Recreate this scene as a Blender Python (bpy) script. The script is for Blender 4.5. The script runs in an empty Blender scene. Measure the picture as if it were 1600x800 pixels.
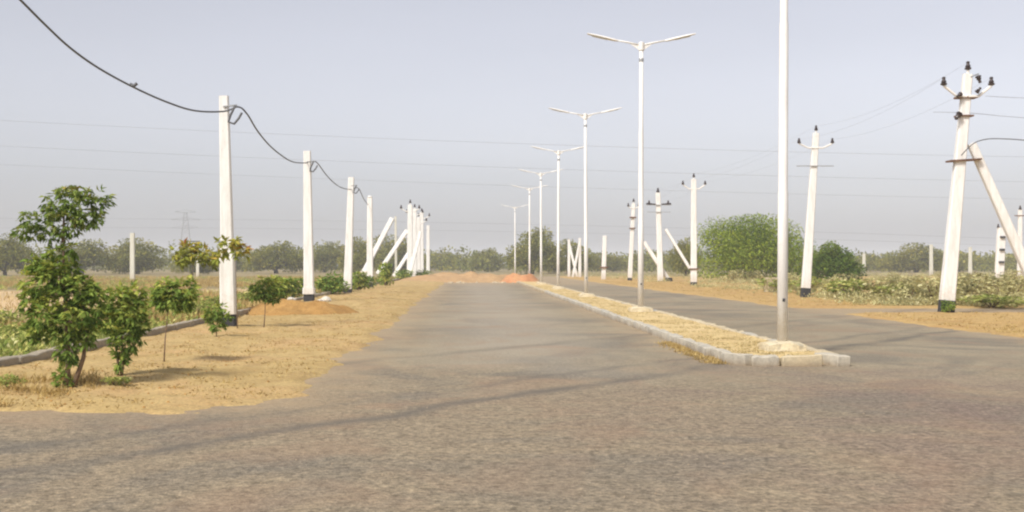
import bpy, bmesh, math, random
import numpy as np
from mathutils import Vector, Matrix, noise as mnoise

random.seed(7)
rng = np.random.default_rng(11)
S = bpy.context.scene
COL = S.collection

# ------------------------------------------------------------------ camera, sky, sun, exposure
EYE = 1.52          # eye height of the photographer, metres
FPX = 1800.0        # focal length in pixels of a 1600 px wide picture
VX, VY = 736.0, 414.0   # where the road vanishes
cam_d = bpy.data.cameras.new('camera')
cam = bpy.data.objects.new('camera', cam_d)
COL.objects.link(cam)
cam.location = (0, 0, EYE)
cam.rotation_euler = (math.radians(90), 0, 0)
cam_d.sensor_width = 36.0
cam_d.lens = 36.0 * FPX / 1600.0
cam_d.shift_x = (800 - VX) / 1600.0
cam_d.shift_y = (VY - 400) / 1600.0
cam_d.clip_start = 0.1
cam_d.clip_end = 12000
S.camera = cam

SUN_EL = math.radians(47)
SUN_AZ = math.radians(219)      # compass-style, clockwise from +Y: behind and to the left
w = bpy.data.worlds.new('World')
S.world = w
w.use_nodes = True
wn, wl = w.node_tree.nodes, w.node_tree.links
bg = wn['Background']
sky = wn.new('ShaderNodeTexSky')
sky.sky_type = 'NISHITA'
sky.sun_disc = False
sky.sun_elevation = SUN_EL
sky.sun_rotation = SUN_AZ
sky.air_density = 1.0
sky.dust_density = 2.0
sky.ozone_density = 1.5
hs = wn.new('ShaderNodeHueSaturation')
hs.inputs['Saturation'].default_value = 0.28
hz_t = wn.new('ShaderNodeMix'); hz_t.data_type = 'RGBA'; hz_t.blend_type = 'MULTIPLY'; hz_t.inputs[0].default_value = 1.0
hz_t.inputs[7].default_value = (1.0, 0.975, 1.02, 1)   # dusty, slightly lavender air
wl.new(sky.outputs[0], hs.inputs['Color'])
wl.new(hs.outputs[0], hz_t.inputs[6])
tc = wn.new('ShaderNodeTexCoord')
cm = wn.new('ShaderNodeMapping'); cm.inputs['Scale'].default_value = (1.2, 1.2, 5.0)
cn = wn.new('ShaderNodeTexNoise'); cn.inputs['Scale'].default_value = 1.4; cn.inputs['Detail'].default_value = 4
cr = wn.new('ShaderNodeMapRange'); cr.inputs[1].default_value = 0.3; cr.inputs[2].default_value = 0.7; cr.inputs[3].default_value = 0.955; cr.inputs[4].default_value = 1.045
cx = wn.new('ShaderNodeVectorMath'); cx.operation = 'SCALE'
wl.new(tc.outputs['Generated'], cm.inputs['Vector']); wl.new(cm.outputs[0], cn.inputs['Vector']); wl.new(cn.outputs['Fac'], cr.inputs[0])
wl.new(hz_t.outputs[2], cx.inputs[0]); wl.new(cr.outputs[0], cx.inputs['Scale'])
wl.new(cx.outputs[0], bg.inputs['Color'])
bg.inputs['Strength'].default_value = 0.098

sd = bpy.data.lights.new('sun', 'SUN')
sd.energy = 2.5
sd.angle = math.radians(12)
sd.color = (1.0, 0.95, 0.87)
sun = bpy.data.objects.new('sun', sd)
COL.objects.link(sun)
sdir = Vector((math.sin(SUN_AZ) * math.cos(SUN_EL), math.cos(SUN_AZ) * math.cos(SUN_EL), math.sin(SUN_EL)))
sun.rotation_euler = sdir.to_track_quat('Z', 'Y').to_euler()
sun.location = (-20, -20, 40)

S.view_settings.view_transform = 'Standard'
S.view_settings.look = 'None'
S.view_settings.gamma = 1.0
S.view_settings.exposure = 0.62
S.cycles.use_denoising = True
S.cycles.max_bounces = 6
S.cycles.diffuse_bounces = 3
S.cycles.volume_bounces = 4
S.cycles.filter_width = 2.2

# ------------------------------------------------------------------ helpers
def P(px, py, Y):
    return Vector(((px - VX) / FPX * Y, Y, EYE - (py - VY) / FPX * Y))

def GX(px, Y):
    return (px - VX) / FPX * Y

def mat(name):
    m = bpy.data.materials.new(name)
    m.use_nodes = True
    n, l = m.node_tree.nodes, m.node_tree.links
    return m, n, l, n['Principled BSDF']

def ramp(n, stops):
    r = n.new('ShaderNodeValToRGB')
    e = r.color_ramp.elements
    while len(e) < len(stops):
        e.new(0.5)
    for k, (p, c) in enumerate(stops):
        e[k].position = p
        e[k].color = (*c, 1) if len(c) == 3 else c
    return r

def nz(n, l, vec, scale, detail=4, rough=0.55, dist=0.0):
    t = n.new('ShaderNodeTexNoise')
    t.inputs['Scale'].default_value = scale
    t.inputs['Detail'].default_value = detail
    t.inputs['Roughness'].default_value = rough
    t.inputs['Distortion'].default_value = dist
    if vec is not None:
        l.new(vec, t.inputs['Vector'])
    return t.outputs['Fac']

def mixc(n, l, fac, a, b, mode='MIX'):
    m = n.new('ShaderNodeMix')
    m.data_type = 'RGBA'
    m.blend_type = mode
    for sock, v in ((m.inputs[0], fac), (m.inputs[6], a), (m.inputs[7], b)):
        if isinstance(v, (int, float)):
            sock.default_value = v
        elif isinstance(v, tuple):
            sock.default_value = (*v, 1)
        else:
            l.new(v, sock)
    return m.outputs[2]

def math_(n, l, op, a, b=None, c=None, clamp=False):
    m = n.new('ShaderNodeMath')
    m.operation = op
    m.use_clamp = clamp
    for k, v in enumerate((a, b, c)):
        if v is None:
            continue
        if isinstance(v, (int, float)):
            m.inputs[k].default_value = v
        else:
            l.new(v, m.inputs[k])
    return m.outputs[0]

def mrange(n, l, v, a, b, c=0.0, d=1.0):
    m = n.new('ShaderNodeMapRange')
    m.inputs[1].default_value, m.inputs[2].default_value = a, b
    m.inputs[3].default_value, m.inputs[4].default_value = c, d
    l.new(v, m.inputs[0])
    return m.outputs[0]

def objvec(n):
    return n.new('ShaderNodeNewGeometry').outputs['Position']

def bump(n, l, h, strength, dist, b):
    x = n.new('ShaderNodeBump')
    x.inputs['Strength'].default_value = strength
    x.inputs['Distance'].default_value = dist
    l.new(h, x.inputs['Height'])
    l.new(x.outputs[0], b.inputs['Normal'])

# ------------------------------------------------------------------ materials
def m_asphalt():
    m, n, l, b = mat('dusty_asphalt')
    p = objvec(n)
    big = nz(n, l, p, 0.22, 3, 0.5, 0.6)
    sep = n.new('ShaderNodeSeparateXYZ')
    l.new(p, sep.inputs[0])
    # lengthways streaks
    mp = n.new('ShaderNodeMapping')
    mp.inputs['Scale'].default_value = (1.5, 0.09, 1)
    l.new(p, mp.inputs['Vector'])
    streak = nz(n, l, mp.outputs[0], 1.0, 4, 0.6)
    mid = nz(n, l, p, 3.2, 5, 0.65)
    fine = nz(n, l, p, 21, 3, 0.7)
    v = n.new('ShaderNodeTexVoronoi')
    v.inputs['Scale'].default_value = 52
    l.new(p, v.inputs['Vector'])
    base = ramp(n, [(0.3, (0.250, 0.209, 0.140)), (0.55, (0.298, 0.253, 0.172)), (0.75, (0.363, 0.294, 0.189))])
    l.new(big, base.inputs[0])
    c = mixc(n, l, mrange(n, l, streak, 0.4, 0.7, 0, 0.4), base.outputs[0], (0.353, 0.310, 0.216))
    c = mixc(n, l, mrange(n, l, mid, 0.35, 0.75, 0.0, 0.45), c, (0.218, 0.171, 0.111))
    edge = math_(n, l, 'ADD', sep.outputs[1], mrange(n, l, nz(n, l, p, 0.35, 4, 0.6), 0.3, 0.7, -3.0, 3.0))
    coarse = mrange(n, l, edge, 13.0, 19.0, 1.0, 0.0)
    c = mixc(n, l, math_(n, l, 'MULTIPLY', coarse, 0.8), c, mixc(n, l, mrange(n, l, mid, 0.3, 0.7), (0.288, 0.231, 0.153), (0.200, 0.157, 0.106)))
    pat = mrange(n, l, nz(n, l, p, 0.26, 4, 0.6, 1.4), 0.48, 0.62, 0, 0.75)
    c = mixc(n, l, pat, c, (0.169, 0.150, 0.117))
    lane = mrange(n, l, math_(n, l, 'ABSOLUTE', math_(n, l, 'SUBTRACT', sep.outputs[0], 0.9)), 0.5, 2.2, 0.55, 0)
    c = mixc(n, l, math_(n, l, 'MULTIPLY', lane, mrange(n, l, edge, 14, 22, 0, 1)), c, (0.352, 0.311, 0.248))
    pur = math_(n, l, 'MULTIPLY', mrange(n, l, sep.outputs[0], 0.5, 5.0, 0, 0.75), mrange(n, l, nz(n, l, p, 0.5, 3, 0.6, 0.8), 0.38, 0.62), clamp=True)
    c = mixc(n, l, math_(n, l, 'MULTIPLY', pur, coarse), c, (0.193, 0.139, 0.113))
    gr = ramp(n, [(0.3, (0.53, 0.53, 0.53)), (0.5, (1, 1, 1)), (0.7, (1.48, 1.45, 1.42))])
    l.new(fine, gr.inputs[0])
    hand = nz(n, l, p, 9.0, 3, 0.7)
    hg = ramp(n, [(0.32, (0.66, 0.66, 0.65)), (0.5, (1, 1, 1)), (0.68, (1.3, 1.28, 1.25))])
    l.new(hand, hg.inputs[0])
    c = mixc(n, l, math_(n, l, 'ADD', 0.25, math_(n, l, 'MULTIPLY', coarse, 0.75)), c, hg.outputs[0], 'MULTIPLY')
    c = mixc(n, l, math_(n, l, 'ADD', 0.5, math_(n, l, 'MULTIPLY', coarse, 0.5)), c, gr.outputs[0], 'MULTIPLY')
    spk = n.new('ShaderNodeSeparateColor')
    l.new(v.outputs['Color'], spk.inputs[0])
    c = mixc(n, l, mrange(n, l, spk.outputs[0], 0.88, 0.97, 0, 0.3), c, (0.511, 0.422, 0.300))
    # reddish dust drifted on the crossing
    dst = nz(n, l, p, 0.55, 4, 0.6, 0.8)
    c = mixc(n, l, mrange(n, l, dst, 0.5, 0.72, 0, 0.5), c, (0.305, 0.197, 0.126))
    # sand spilled from the verges onto the edges of the asphalt
    wx = math_(n, l, 'ADD', sep.outputs[0], mrange(n, l, nz(n, l, p, 0.9, 4, 0.65), 0.3, 0.7, -0.5, 0.5))
    wy = math_(n, l, 'ADD', sep.outputs[1], mrange(n, l, nz(n, l, p, 0.9, 4, 0.65), 0.3, 0.7, -0.6, 0.6))
    sl = math_(n, l, 'MULTIPLY', mrange(n, l, wx, -2.3, -0.9, 0.85, 0), mrange(n, l, wy, 10.6, 12.6, 0, 1), clamp=True)
    sr = math_(n, l, 'MULTIPLY', mrange(n, l, wx, 10.5, 11.6, 0, 0.7), mrange(n, l, wy, 13, 16, 0, 1), clamp=True)
    sm = math_(n, l, 'MULTIPLY', mrange(n, l, math_(n, l, 'ABSOLUTE', math_(n, l, 'SUBTRACT', wx, 4.0)), 0.0, 0.9, 0.55, 0), mrange(n, l, wy, 17, 19, 0, 1), clamp=True)
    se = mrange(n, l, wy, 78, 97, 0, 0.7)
    sd_ = math_(n, l, 'MAXIMUM', math_(n, l, 'MAXIMUM', sl, sr), math_(n, l, 'MAXIMUM', sm, se))
    c = mixc(n, l, math_(n, l, 'MULTIPLY', sd_, mrange(n, l, mid, 0.3, 0.6, 0.3, 1.0)), c, (0.40, 0.295, 0.175))
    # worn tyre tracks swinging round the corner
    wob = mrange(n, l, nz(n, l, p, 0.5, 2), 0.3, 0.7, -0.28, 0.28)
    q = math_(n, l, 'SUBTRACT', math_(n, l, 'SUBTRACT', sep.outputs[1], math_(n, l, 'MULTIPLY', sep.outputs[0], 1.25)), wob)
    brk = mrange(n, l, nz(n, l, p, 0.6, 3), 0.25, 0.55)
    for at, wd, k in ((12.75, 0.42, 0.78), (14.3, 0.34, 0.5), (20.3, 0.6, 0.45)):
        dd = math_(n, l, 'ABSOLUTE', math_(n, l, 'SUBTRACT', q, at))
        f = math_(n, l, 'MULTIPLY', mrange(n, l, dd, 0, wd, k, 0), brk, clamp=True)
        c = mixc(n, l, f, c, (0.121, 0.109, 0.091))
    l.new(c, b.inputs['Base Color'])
    b.inputs['Roughness'].default_value = 0.9
    b.inputs['Specular IOR Level'].default_value = 0.25
    h = math_(n, l, 'ADD', math_(n, l, 'MULTIPLY', fine, 0.6), math_(n, l, 'MULTIPLY', v.outputs['Distance'], 0.8))
    bump(n, l, h, 0.55, 0.012, b)
    return m

def m_dirt(name, lo, mid_c, hi, dark, sc=1.0):
    m, n, l, b = mat(name)
    p = objvec(n)
    a = nz(n, l, p, 0.45 * sc, 5, 0.6, 0.5)
    a2 = nz(n, l, p, 2.3 * sc, 5, 0.65, 0.3)
    f = nz(n, l, p, 24, 4, 0.7)
    r = ramp(n, [(0.33, lo), (0.5, mid_c), (0.68, hi)])
    l.new(a, r.inputs[0])
    c = mixc(n, l, mrange(n, l, a2, 0.45, 0.72, 0, 0.7), r.outputs[0], dark)
    g = ramp(n, [(0.3, (0.62, 0.6, 0.58)), (0.5, (1, 1, 1)), (0.7, (1.28, 1.26, 1.2))])
    l.new(f, g.inputs[0])
    c = mixc(n, l, 0.8, c, g.outputs[0], 'MULTIPLY')
    l.new(c, b.inputs['Base Color'])
    b.inputs['Roughness'].default_value = 0.95
    b.inputs['Specular IOR Level'].default_value = 0.1
    bump(n, l, math_(n, l, 'ADD', f, math_(n, l, 'MULTIPLY', a2, 2.0)), 0.6, 0.03, b)
    return m

def m_ground():
    m, n, l, b = mat('field_soil')
    p = objvec(n)
    at = n.new('ShaderNodeAttribute')
    at.attribute_name = 'sand'
    a = nz(n, l, p, 0.12, 5, 0.62, 0.7)
    a2 = nz(n, l, p, 1.1, 5, 0.65)
    r = ramp(n, [(0.32, (0.20, 0.175, 0.085)), (0.5, (0.31, 0.24, 0.125)), (0.68, (0.40, 0.30, 0.165))])
    l.new(a, r.inputs[0])
    c = mixc(n, l, mrange(n, l, a2, 0.45, 0.7, 0, 0.6), r.outputs[0], (0.15, 0.155, 0.07))
    s = ramp(n, [(0.35, (0.56, 0.40, 0.22)), (0.65, (0.66, 0.49, 0.29))])
    l.new(a2, s.inputs[0])
    c = mixc(n, l, at.outputs['Fac'], c, s.outputs[0])
    l.new(c, b.inputs['Base Color'])
    b.inputs['Roughness'].default_value = 0.95
    b.inputs['Specular IOR Level'].default_value = 0.1
    bump(n, l, a2, 0.5, 0.05, b)
    return m

def m_white(name, col=(0.83, 0.82, 0.785), dirt=(0.50, 0.46, 0.39), amt=0.5):
    m, n, l, b = mat(name)
    p = objvec(n)
    mp = n.new('ShaderNodeMapping')
    mp.inputs['Scale'].default_value = (5, 5, 0.7)
    l.new(p, mp.inputs['Vector'])
    a = nz(n, l, mp.outputs[0], 1.6, 5, 0.65)
    f = nz(n, l, p, 18, 3)
    c = mixc(n, l, mrange(n, l, a, 0.42, 0.72, 0, amt), col, dirt)
    c = mixc(n, l, mrange(n, l, f, 0.55, 0.8, 0, 0.25), c, dirt)
    sp = n.new('ShaderNodeSeparateXYZ'); l.new(p, sp.inputs[0])
    zz = math_(n, l, 'ADD', sp.outputs[2], mrange(n, l, f, 0.3, 0.7, -0.25, 0.25))
    c = mixc(n, l, mrange(n, l, zz, 0.1, 0.9, 0.6, 0.0), c, (0.47, 0.37, 0.25))
    ch = nz(n, l, p, 7.0, 5, 0.75)
    c = mixc(n, l, mrange(n, l, ch, 0.64, 0.70, 0, 0.6), c, (0.36, 0.34, 0.31))
    l.new(c, b.inputs['Base Color'])
    b.inputs['Roughness'].default_value = 0.7
    bump(n, l, f, 0.25, 0.01, b)
    return m

def m_plain(name, col, rough=0.6, metal=0.0, var=0.25, sc=8):
    m, n, l, b = mat(name)
    p = objvec(n)
    f = nz(n, l, p, sc, 4)
    c = mixc(n, l, mrange(n, l, f, 0.3, 0.7), tuple(x * (1 - var) for x in col), tuple(min(1, x * (1 + var)) for x in col))
    l.new(c, b.inputs['Base Color'])
    b.inputs['Roughness'].default_value = rough
    b.inputs['Metallic'].default_value = metal
    return m

def m_concrete(name, a_, b_, stain):
    m, n, l, b = mat(name)
    p = objvec(n)
    a = nz(n, l, p, 1.7, 5, 0.65)
    f = nz(n, l, p, 30, 4, 0.7)
    s = nz(n, l, p, 0.8, 4, 0.6, 0.5)
    c = mixc(n, l, mrange(n, l, a, 0.35, 0.65), a_, b_)
    c = mixc(n, l, mrange(n, l, s, 0.5, 0.7, 0, 0.6), c, stain)
    g = ramp(n, [(0.3, (0.7, 0.7, 0.7)), (0.5, (1, 1, 1)), (0.7, (1.2, 1.2, 1.2))])
    l.new(f, g.inputs[0])
    c = mixc(n, l, 0.7, c, g.outputs[0], 'MULTIPLY')
    # earth splashed up the foot of the concrete, darker blotches of old damp
    sp = n.new('ShaderNodeSeparateXYZ'); l.new(p, sp.inputs[0])
    zz = math_(n, l, 'ADD', sp.outputs[2], mrange(n, l, a, 0.3, 0.7, -0.05, 0.05))
    c = mixc(n, l, mrange(n, l, zz, 0.0, 0.11, 0.75, 0.0), c, (0.27, 0.2, 0.125))
    bl = nz(n, l, p, 6.0, 4, 0.6)
    c = mixc(n, l, mrange(n, l, bl, 0.55, 0.72, 0, 0.55), c, (0.19, 0.175, 0.145))
    l.new(c, b.inputs['Base Color'])
    b.inputs['Roughness'].default_value = 0.9
    bump(n, l, f, 0.5, 0.02, b)
    return m

def m_leaf(name, stops, trans=0.3):
    """leaf colour varies leaf by leaf (attribute 'tint'); some light passes through"""
    m = bpy.data.materials.new(name)
    m.use_nodes = True
    n, l = m.node_tree.nodes, m.node_tree.links
    n.clear()
    out = n.new('ShaderNodeOutputMaterial')
    at = n.new('ShaderNodeAttribute')
    at.attribute_name = 'tint'
    r = ramp(n, stops)
    l.new(at.outputs['Fac'], r.inputs[0])
    d = n.new('ShaderNodeBsdfDiffuse')
    t = n.new('ShaderNodeBsdfTranslucent')
    l.new(r.outputs[0], d.inputs[0])
    l.new(r.outputs[0], t.inputs[0])
    mx = n.new('ShaderNodeMixShader')
    mx.inputs[0].default_value = trans
    l.new(d.outputs[0], mx.inputs[1])
    l.new(t.outputs[0], mx.inputs[2])
    l.new(mx.outputs[0], out.inputs[0])
    return m

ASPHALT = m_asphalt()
VERGE = m_dirt('straw_verge_soil', (0.435, 0.310, 0.130), (0.505, 0.370, 0.168), (0.522, 0.345, 0.164), (0.365, 0.241, 0.103))
VERGE_R = m_dirt('tan_verge_soil', (0.463, 0.313, 0.129), (0.510, 0.349, 0.145), (0.463, 0.286, 0.114), (0.333, 0.211, 0.091))
MEDIAN = m_dirt('median_straw_soil', (0.558, 0.421, 0.204), (0.643, 0.493, 0.244), (0.675, 0.525, 0.288), (0.493, 0.350, 0.165))
HEAP = m_dirt('orange_heap_soil', (0.370, 0.204, 0.066), (0.422, 0.244, 0.083), (0.458, 0.278, 0.099), (0.290, 0.157, 0.053), 2)
BERM = m_dirt('berm_soil', (0.427, 0.275, 0.142), (0.475, 0.314, 0.162), (0.494, 0.342, 0.190), (0.342, 0.209, 0.114), 1)
RED = m_dirt('red_soil', (0.475, 0.216, 0.102), (0.532, 0.257, 0.123), (0.522, 0.297, 0.145), (0.399, 0.189, 0.102), 2)
GROUND = m_ground()
POLE = m_white('white_painted_concrete')
POLE_OLD = m_white('yellowed_limewash', (0.66, 0.64, 0.54), (0.45, 0.42, 0.33), 0.4)
LAMP = m_white('white_lamp_paint', (0.80, 0.79, 0.75), (0.55, 0.47, 0.42), 0.3)
BLACK = m_plain('black_base_paint', (0.035, 0.034, 0.036), 0.8)
RUST = m_plain('rusty_steel', (0.16, 0.085, 0.05), 0.75)
STEEL = m_plain('galvanised_steel', (0.38, 0.39, 0.39), 0.5, 0.6)
INSUL = m_plain('brown_glazed_porcelain', (0.045, 0.032, 0.03), 0.25)
CABLE = m_plain('grey_black_cable', (0.11, 0.113, 0.12), 0.6)
WIRE = m_plain('dull_aluminium_wire', (0.30, 0.31, 0.33), 0.6)
LENS = m_plain('lamp_lens', (0.55, 0.56, 0.56), 0.3)
KERB = m_concrete('weathered_kerb_concrete', (0.329, 0.283, 0.210), (0.420, 0.349, 0.245), (0.273, 0.242, 0.190))
KERB_M = m_concrete('dusty_pale_kerb_concrete', (0.43, 0.40, 0.33), (0.53, 0.48, 0.38), (0.34, 0.345, 0.33))
KERB_Y = m_concrete('sandy_kerb_concrete', (0.52, 0.44, 0.30), (0.58, 0.49, 0.32), (0.48, 0.38, 0.23))
FOOT = m_concrete('footing_concrete', (0.60, 0.53, 0.38), (0.66, 0.57, 0.38), (0.55, 0.45, 0.28))
BARK = m_plain('brown_bark', (0.20, 0.135, 0.085), 0.9, 0, 0.4, 20)
BARK_F = m_plain('grey_brown_bark', (0.13, 0.105, 0.08), 0.9, 0, 0.4, 6)
ROCK = m_concrete('pale_rock', (0.60, 0.56, 0.48), (0.68, 0.63, 0.54), (0.5, 0.43, 0.33))
L_SAP = m_leaf('sapling_leaf', [(0.0, (0.112, 0.182, 0.036)), (0.45, (0.244, 0.346, 0.072)), (0.8, (0.531, 0.545, 0.117)), (1.0, (0.700, 0.700, 0.181))])
L_SAPUP = m_leaf('sapling_top_leaf', [(0.0, (0.105, 0.169, 0.036)), (0.5, (0.223, 0.304, 0.072)), (0.8, (0.392, 0.416, 0.110)), (1.0, (0.574, 0.337, 0.101))])
L_YEL = m_leaf('yellow_green_leaf', [(0.0, (0.206, 0.252, 0.043)), (0.5, (0.356, 0.370, 0.065)), (0.85, (0.562, 0.437, 0.086)), (1.0, (0.562, 0.235, 0.072))])
L_TREE = m_leaf('acacia_leaf', [(0.0, (0.137, 0.203, 0.024)), (0.5, (0.259, 0.346, 0.043)), (1.0, (0.470, 0.525, 0.067))])
L_DARK = m_leaf('dark_tree_leaf', [(0.0, (0.072, 0.125, 0.022)), (0.5, (0.133, 0.211, 0.032)), (1.0, (0.265, 0.326, 0.055))])
L_FAR = m_leaf('far_tree_leaf', [(0.0, (0.148, 0.168, 0.038)), (0.5, (0.255, 0.257, 0.058)), (1.0, (0.428, 0.369, 0.084))])
L_SCRUB = m_leaf('scrub_leaf', [(0.0, (0.258, 0.259, 0.118)), (0.4, (0.520, 0.468, 0.226)), (0.75, (0.700, 0.665, 0.331)), (1.0, (0.700, 0.665, 0.402))])
L_WEED = m_leaf('weed_leaf', [(0.0, (0.204, 0.272, 0.065)), (0.5, (0.405, 0.445, 0.122)), (0.85, (0.700, 0.643, 0.221)), (1.0, (0.700, 0.665, 0.333))])
L_STRAW = m_leaf('dry_straw', [(0.0, (0.312, 0.206, 0.069)), (0.5, (0.477, 0.343, 0.131)), (1.0, (0.606, 0.463, 0.208))], 0.2)
L_STRAW_P = m_leaf('pale_dry_straw', [(0.0, (0.353, 0.267, 0.117)), (0.5, (0.504, 0.404, 0.189)), (1.0, (0.605, 0.516, 0.288))], 0.2)

# ------------------------------------------------------------------ object helpers
def link(name, me, m=None, parent=None, loc=None):
    o = bpy.data.objects.new(name, me)
    COL.objects.link(o)
    if m is not None:
        me.materials.append(m)
    if parent is not None:
        o.parent = parent
    if loc is not None:
        o.location = loc
    return o

def empty(name, label, cat, loc, rz=0.0, group=None):
    o = bpy.data.objects.new(name, None)
    COL.objects.link(o)
    o.location = loc
    o.rotation_euler = (0, 0, rz)
    o.empty_display_size = 0.2
    return tag(o, label, cat, group)

def tag(o, label=None, cat=None, group=None, kind=None):
    if label: o['label'] = label
    if cat: o['category'] = cat
    if group: o['group'] = group
    if kind: o['kind'] = kind
    return o

def bm_done(bm, name, smooth=False):
    bmesh.ops.recalc_face_normals(bm, faces=bm.faces[:])
    me = bpy.data.meshes.new(name)
    bm.to_mesh(me)
    bm.free()
    if smooth:
        for p in me.polygons:
            p.use_smooth = True
    return me

def loft(bm, rings, cap=True):
    vs = [[bm.verts.new(p) for p in r] for r in rings]
    k = len(vs[0])
    for a, b in zip(vs, vs[1:]):
        for i in range(k):
            bm.faces.new((a[i], a[(i + 1) % k], b[(i + 1) % k], b[i]))
    if cap:
        bm.faces.new(vs[0][::-1])
        bm.faces.new(vs[-1])

def frame_of(d):
    d = d.normalized()
    u = d.cross(Vector((0, 1, 0)))
    if u.length < 1e-3:
        u = d.cross(Vector((1, 0, 0)))
    u.normalize()
    return d, u, d.cross(u).normalized()

def tube(bm, pts, rad, seg=8, cap=True):
    pts = [Vector(p) for p in pts]
    rings = []
    for i, p in enumerate(pts):
        d = pts[min(i + 1, len(pts) - 1)] - pts[max(i - 1, 0)]
        _, u, v = frame_of(d)
        r = rad[i] if isinstance(rad, (list, tuple)) else rad
        rings.append([p + (u * math.cos(t) + v * math.sin(t)) * r for t in [2 * math.pi * k / seg for k in range(seg)]])
    loft(bm, rings, cap)

def beam(bm, a, b, wa, da, wb=None, db=None, bev=0.0):
    """rectangular tapered bar, width along x, depth along y, with chamfered corners"""
    a, b = Vector(a), Vector(b)
    wb = wa if wb is None else wb
    db = da if db is None else db
    d = (b - a).normalized()
    u = Vector((1, 0, 0)); u = (u - d * u.dot(d))
    if u.length < 0.2:
        u = Vector((0, 0, 1)); u = (u - d * u.dot(d))
    u.normalize()
    v = d.cross(u).normalized()
    rings = []
    for p, w_, d_ in ((a, wa, da), (b, wb, db)):
        c = min(w_, d_) * 0.14
        x, y = w_ / 2, d_ / 2
        q = [(x - c, -y), (x, -y + c), (x, y - c), (x - c, y), (-x + c, y), (-x, y - c), (-x, -y + c), (-x + c, -y)]
        rings.append([p + u * s + v * t for s, t in q])
    loft(bm, rings)

def box(bm, c, s, rz=0.0, jit=0.0):
    r = bmesh.ops.create_cube(bm, size=1.0)
    M = Matrix.Translation(c) @ Matrix.Rotation(rz, 4, 'Z') @ Matrix.Diagonal((*s, 1))
    for v in r['verts']:
        v.co = M @ v.co
        if jit:
            v.co += Vector((random.uniform(-jit, jit), random.uniform(-jit, jit), random.uniform(-jit, jit)))
    return r['verts']

def one(fn, name, m, parent=None, smooth=False):
    bm = bmesh.new()
    fn(bm)
    return link(name, bm_done(bm, name, smooth), m, parent)

def lathe(bm, prof, c=(0, 0, 0), seg=12, M=None):
    c = Vector(c)
    rings = []
    for r, z in prof:
        ring = [Vector((r * math.cos(2 * math.pi * k / seg), r * math.sin(2 * math.pi * k / seg), z)) for k in range(seg)]
        if M is not None:
            ring = [M @ p for p in ring]
        rings.append([c + p for p in ring])
    loft(bm, rings)

def mesh_np(name, co, faces_quads, tint=None, smooth=False):
    """quads only, numpy fast path"""
    me = bpy.data.meshes.new(name)
    nv, nf = len(co), len(faces_quads)
    me.vertices.add(nv)
    me.vertices.foreach_set('co', np.ascontiguousarray(co, dtype=np.float32).ravel())
    me.loops.add(nf * 4)
    me.loops.foreach_set('vertex_index', np.ascontiguousarray(faces_quads, dtype=np.int32).ravel())
    me.polygons.add(nf)
    me.polygons.foreach_set('loop_start', np.arange(0, nf * 4, 4, dtype=np.int32))
    me.polygons.foreach_set('loop_total', np.full(nf, 4, dtype=np.int32))
    if tint is not None:
        a = me.attributes.new('tint', 'FLOAT', 'POINT')
        a.data.foreach_set('value', np.ascontiguousarray(tint, dtype=np.float32))
    me.update(calc_edges=True)
    if smooth:
        me.polygons.foreach_set('use_smooth', np.ones(nf, dtype=bool))
    return me

def unit(v):
    return v / np.maximum(np.linalg.norm(v, axis=-1, keepdims=True), 1e-6)

def leaf_arrays(base, dirn, length, width, tint, fold=0.15):
    """each leaf a four-cornered blade: stalk end, two sides, tip"""
    N = len(base)
    d = unit(dirn)
    up = unit(rng.normal(size=(N, 3)) * 0.6 + np.array([0, 0, 1.0]))
    s = unit(np.cross(d, up))
    nrm = np.cross(s, d)
    L = length[:, None]
    W = width[:, None]
    mid = base + d * L * 0.45 + nrm * L * 0.06
    co = np.stack([base, mid + s * W * 0.5 + nrm * W * fold, base + d * L - nrm * L * 0.08, mid - s * W * 0.5 + nrm * W * fold], axis=1).reshape(-1, 3)
    q = np.arange(N * 4).reshape(N, 4)
    return co, q, np.repeat(tint, 4)

def join_arrays(lst):
    co, q, t, off = [], [], [], 0
    for a, b, c in lst:
        co.append(a); q.append(b + off); t.append(c); off += len(a)
    return np.concatenate(co), np.concatenate(q), np.concatenate(t)

def fbm(x, y, s=1.0, o=3):
    out = np.zeros(np.broadcast(x, y).shape)
    xf, yf = np.broadcast_arrays(x, y)
    for idx in np.ndindex(out.shape):
        out[idx] = mnoise.fractal(Vector((xf[idx] * s, yf[idx] * s, 0.37)), 1.0, 2.0, o)
    return out

def grid_mesh(name, xs, ys, zf, smooth=True):
    X, Y = np.meshgrid(xs, ys)
    Z = zf(X, Y)
    co = np.stack([X, Y, Z], -1).reshape(-1, 3)
    a, b = len(ys), len(xs)
    i = np.arange(a * b).reshape(a, b)
    q = np.stack([i[:-1, :-1], i[:-1, 1:], i[1:, 1:], i[1:, :-1]], -1).reshape(-1, 4)
    return mesh_np(name, co, q, smooth=smooth), co

def seq(a, b, d0, g):
    out, d = [a], d0
    while out[-1] < b:
        out.append(min(b, out[-1] + d))
        d *= g
    return np.array(out)

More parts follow.
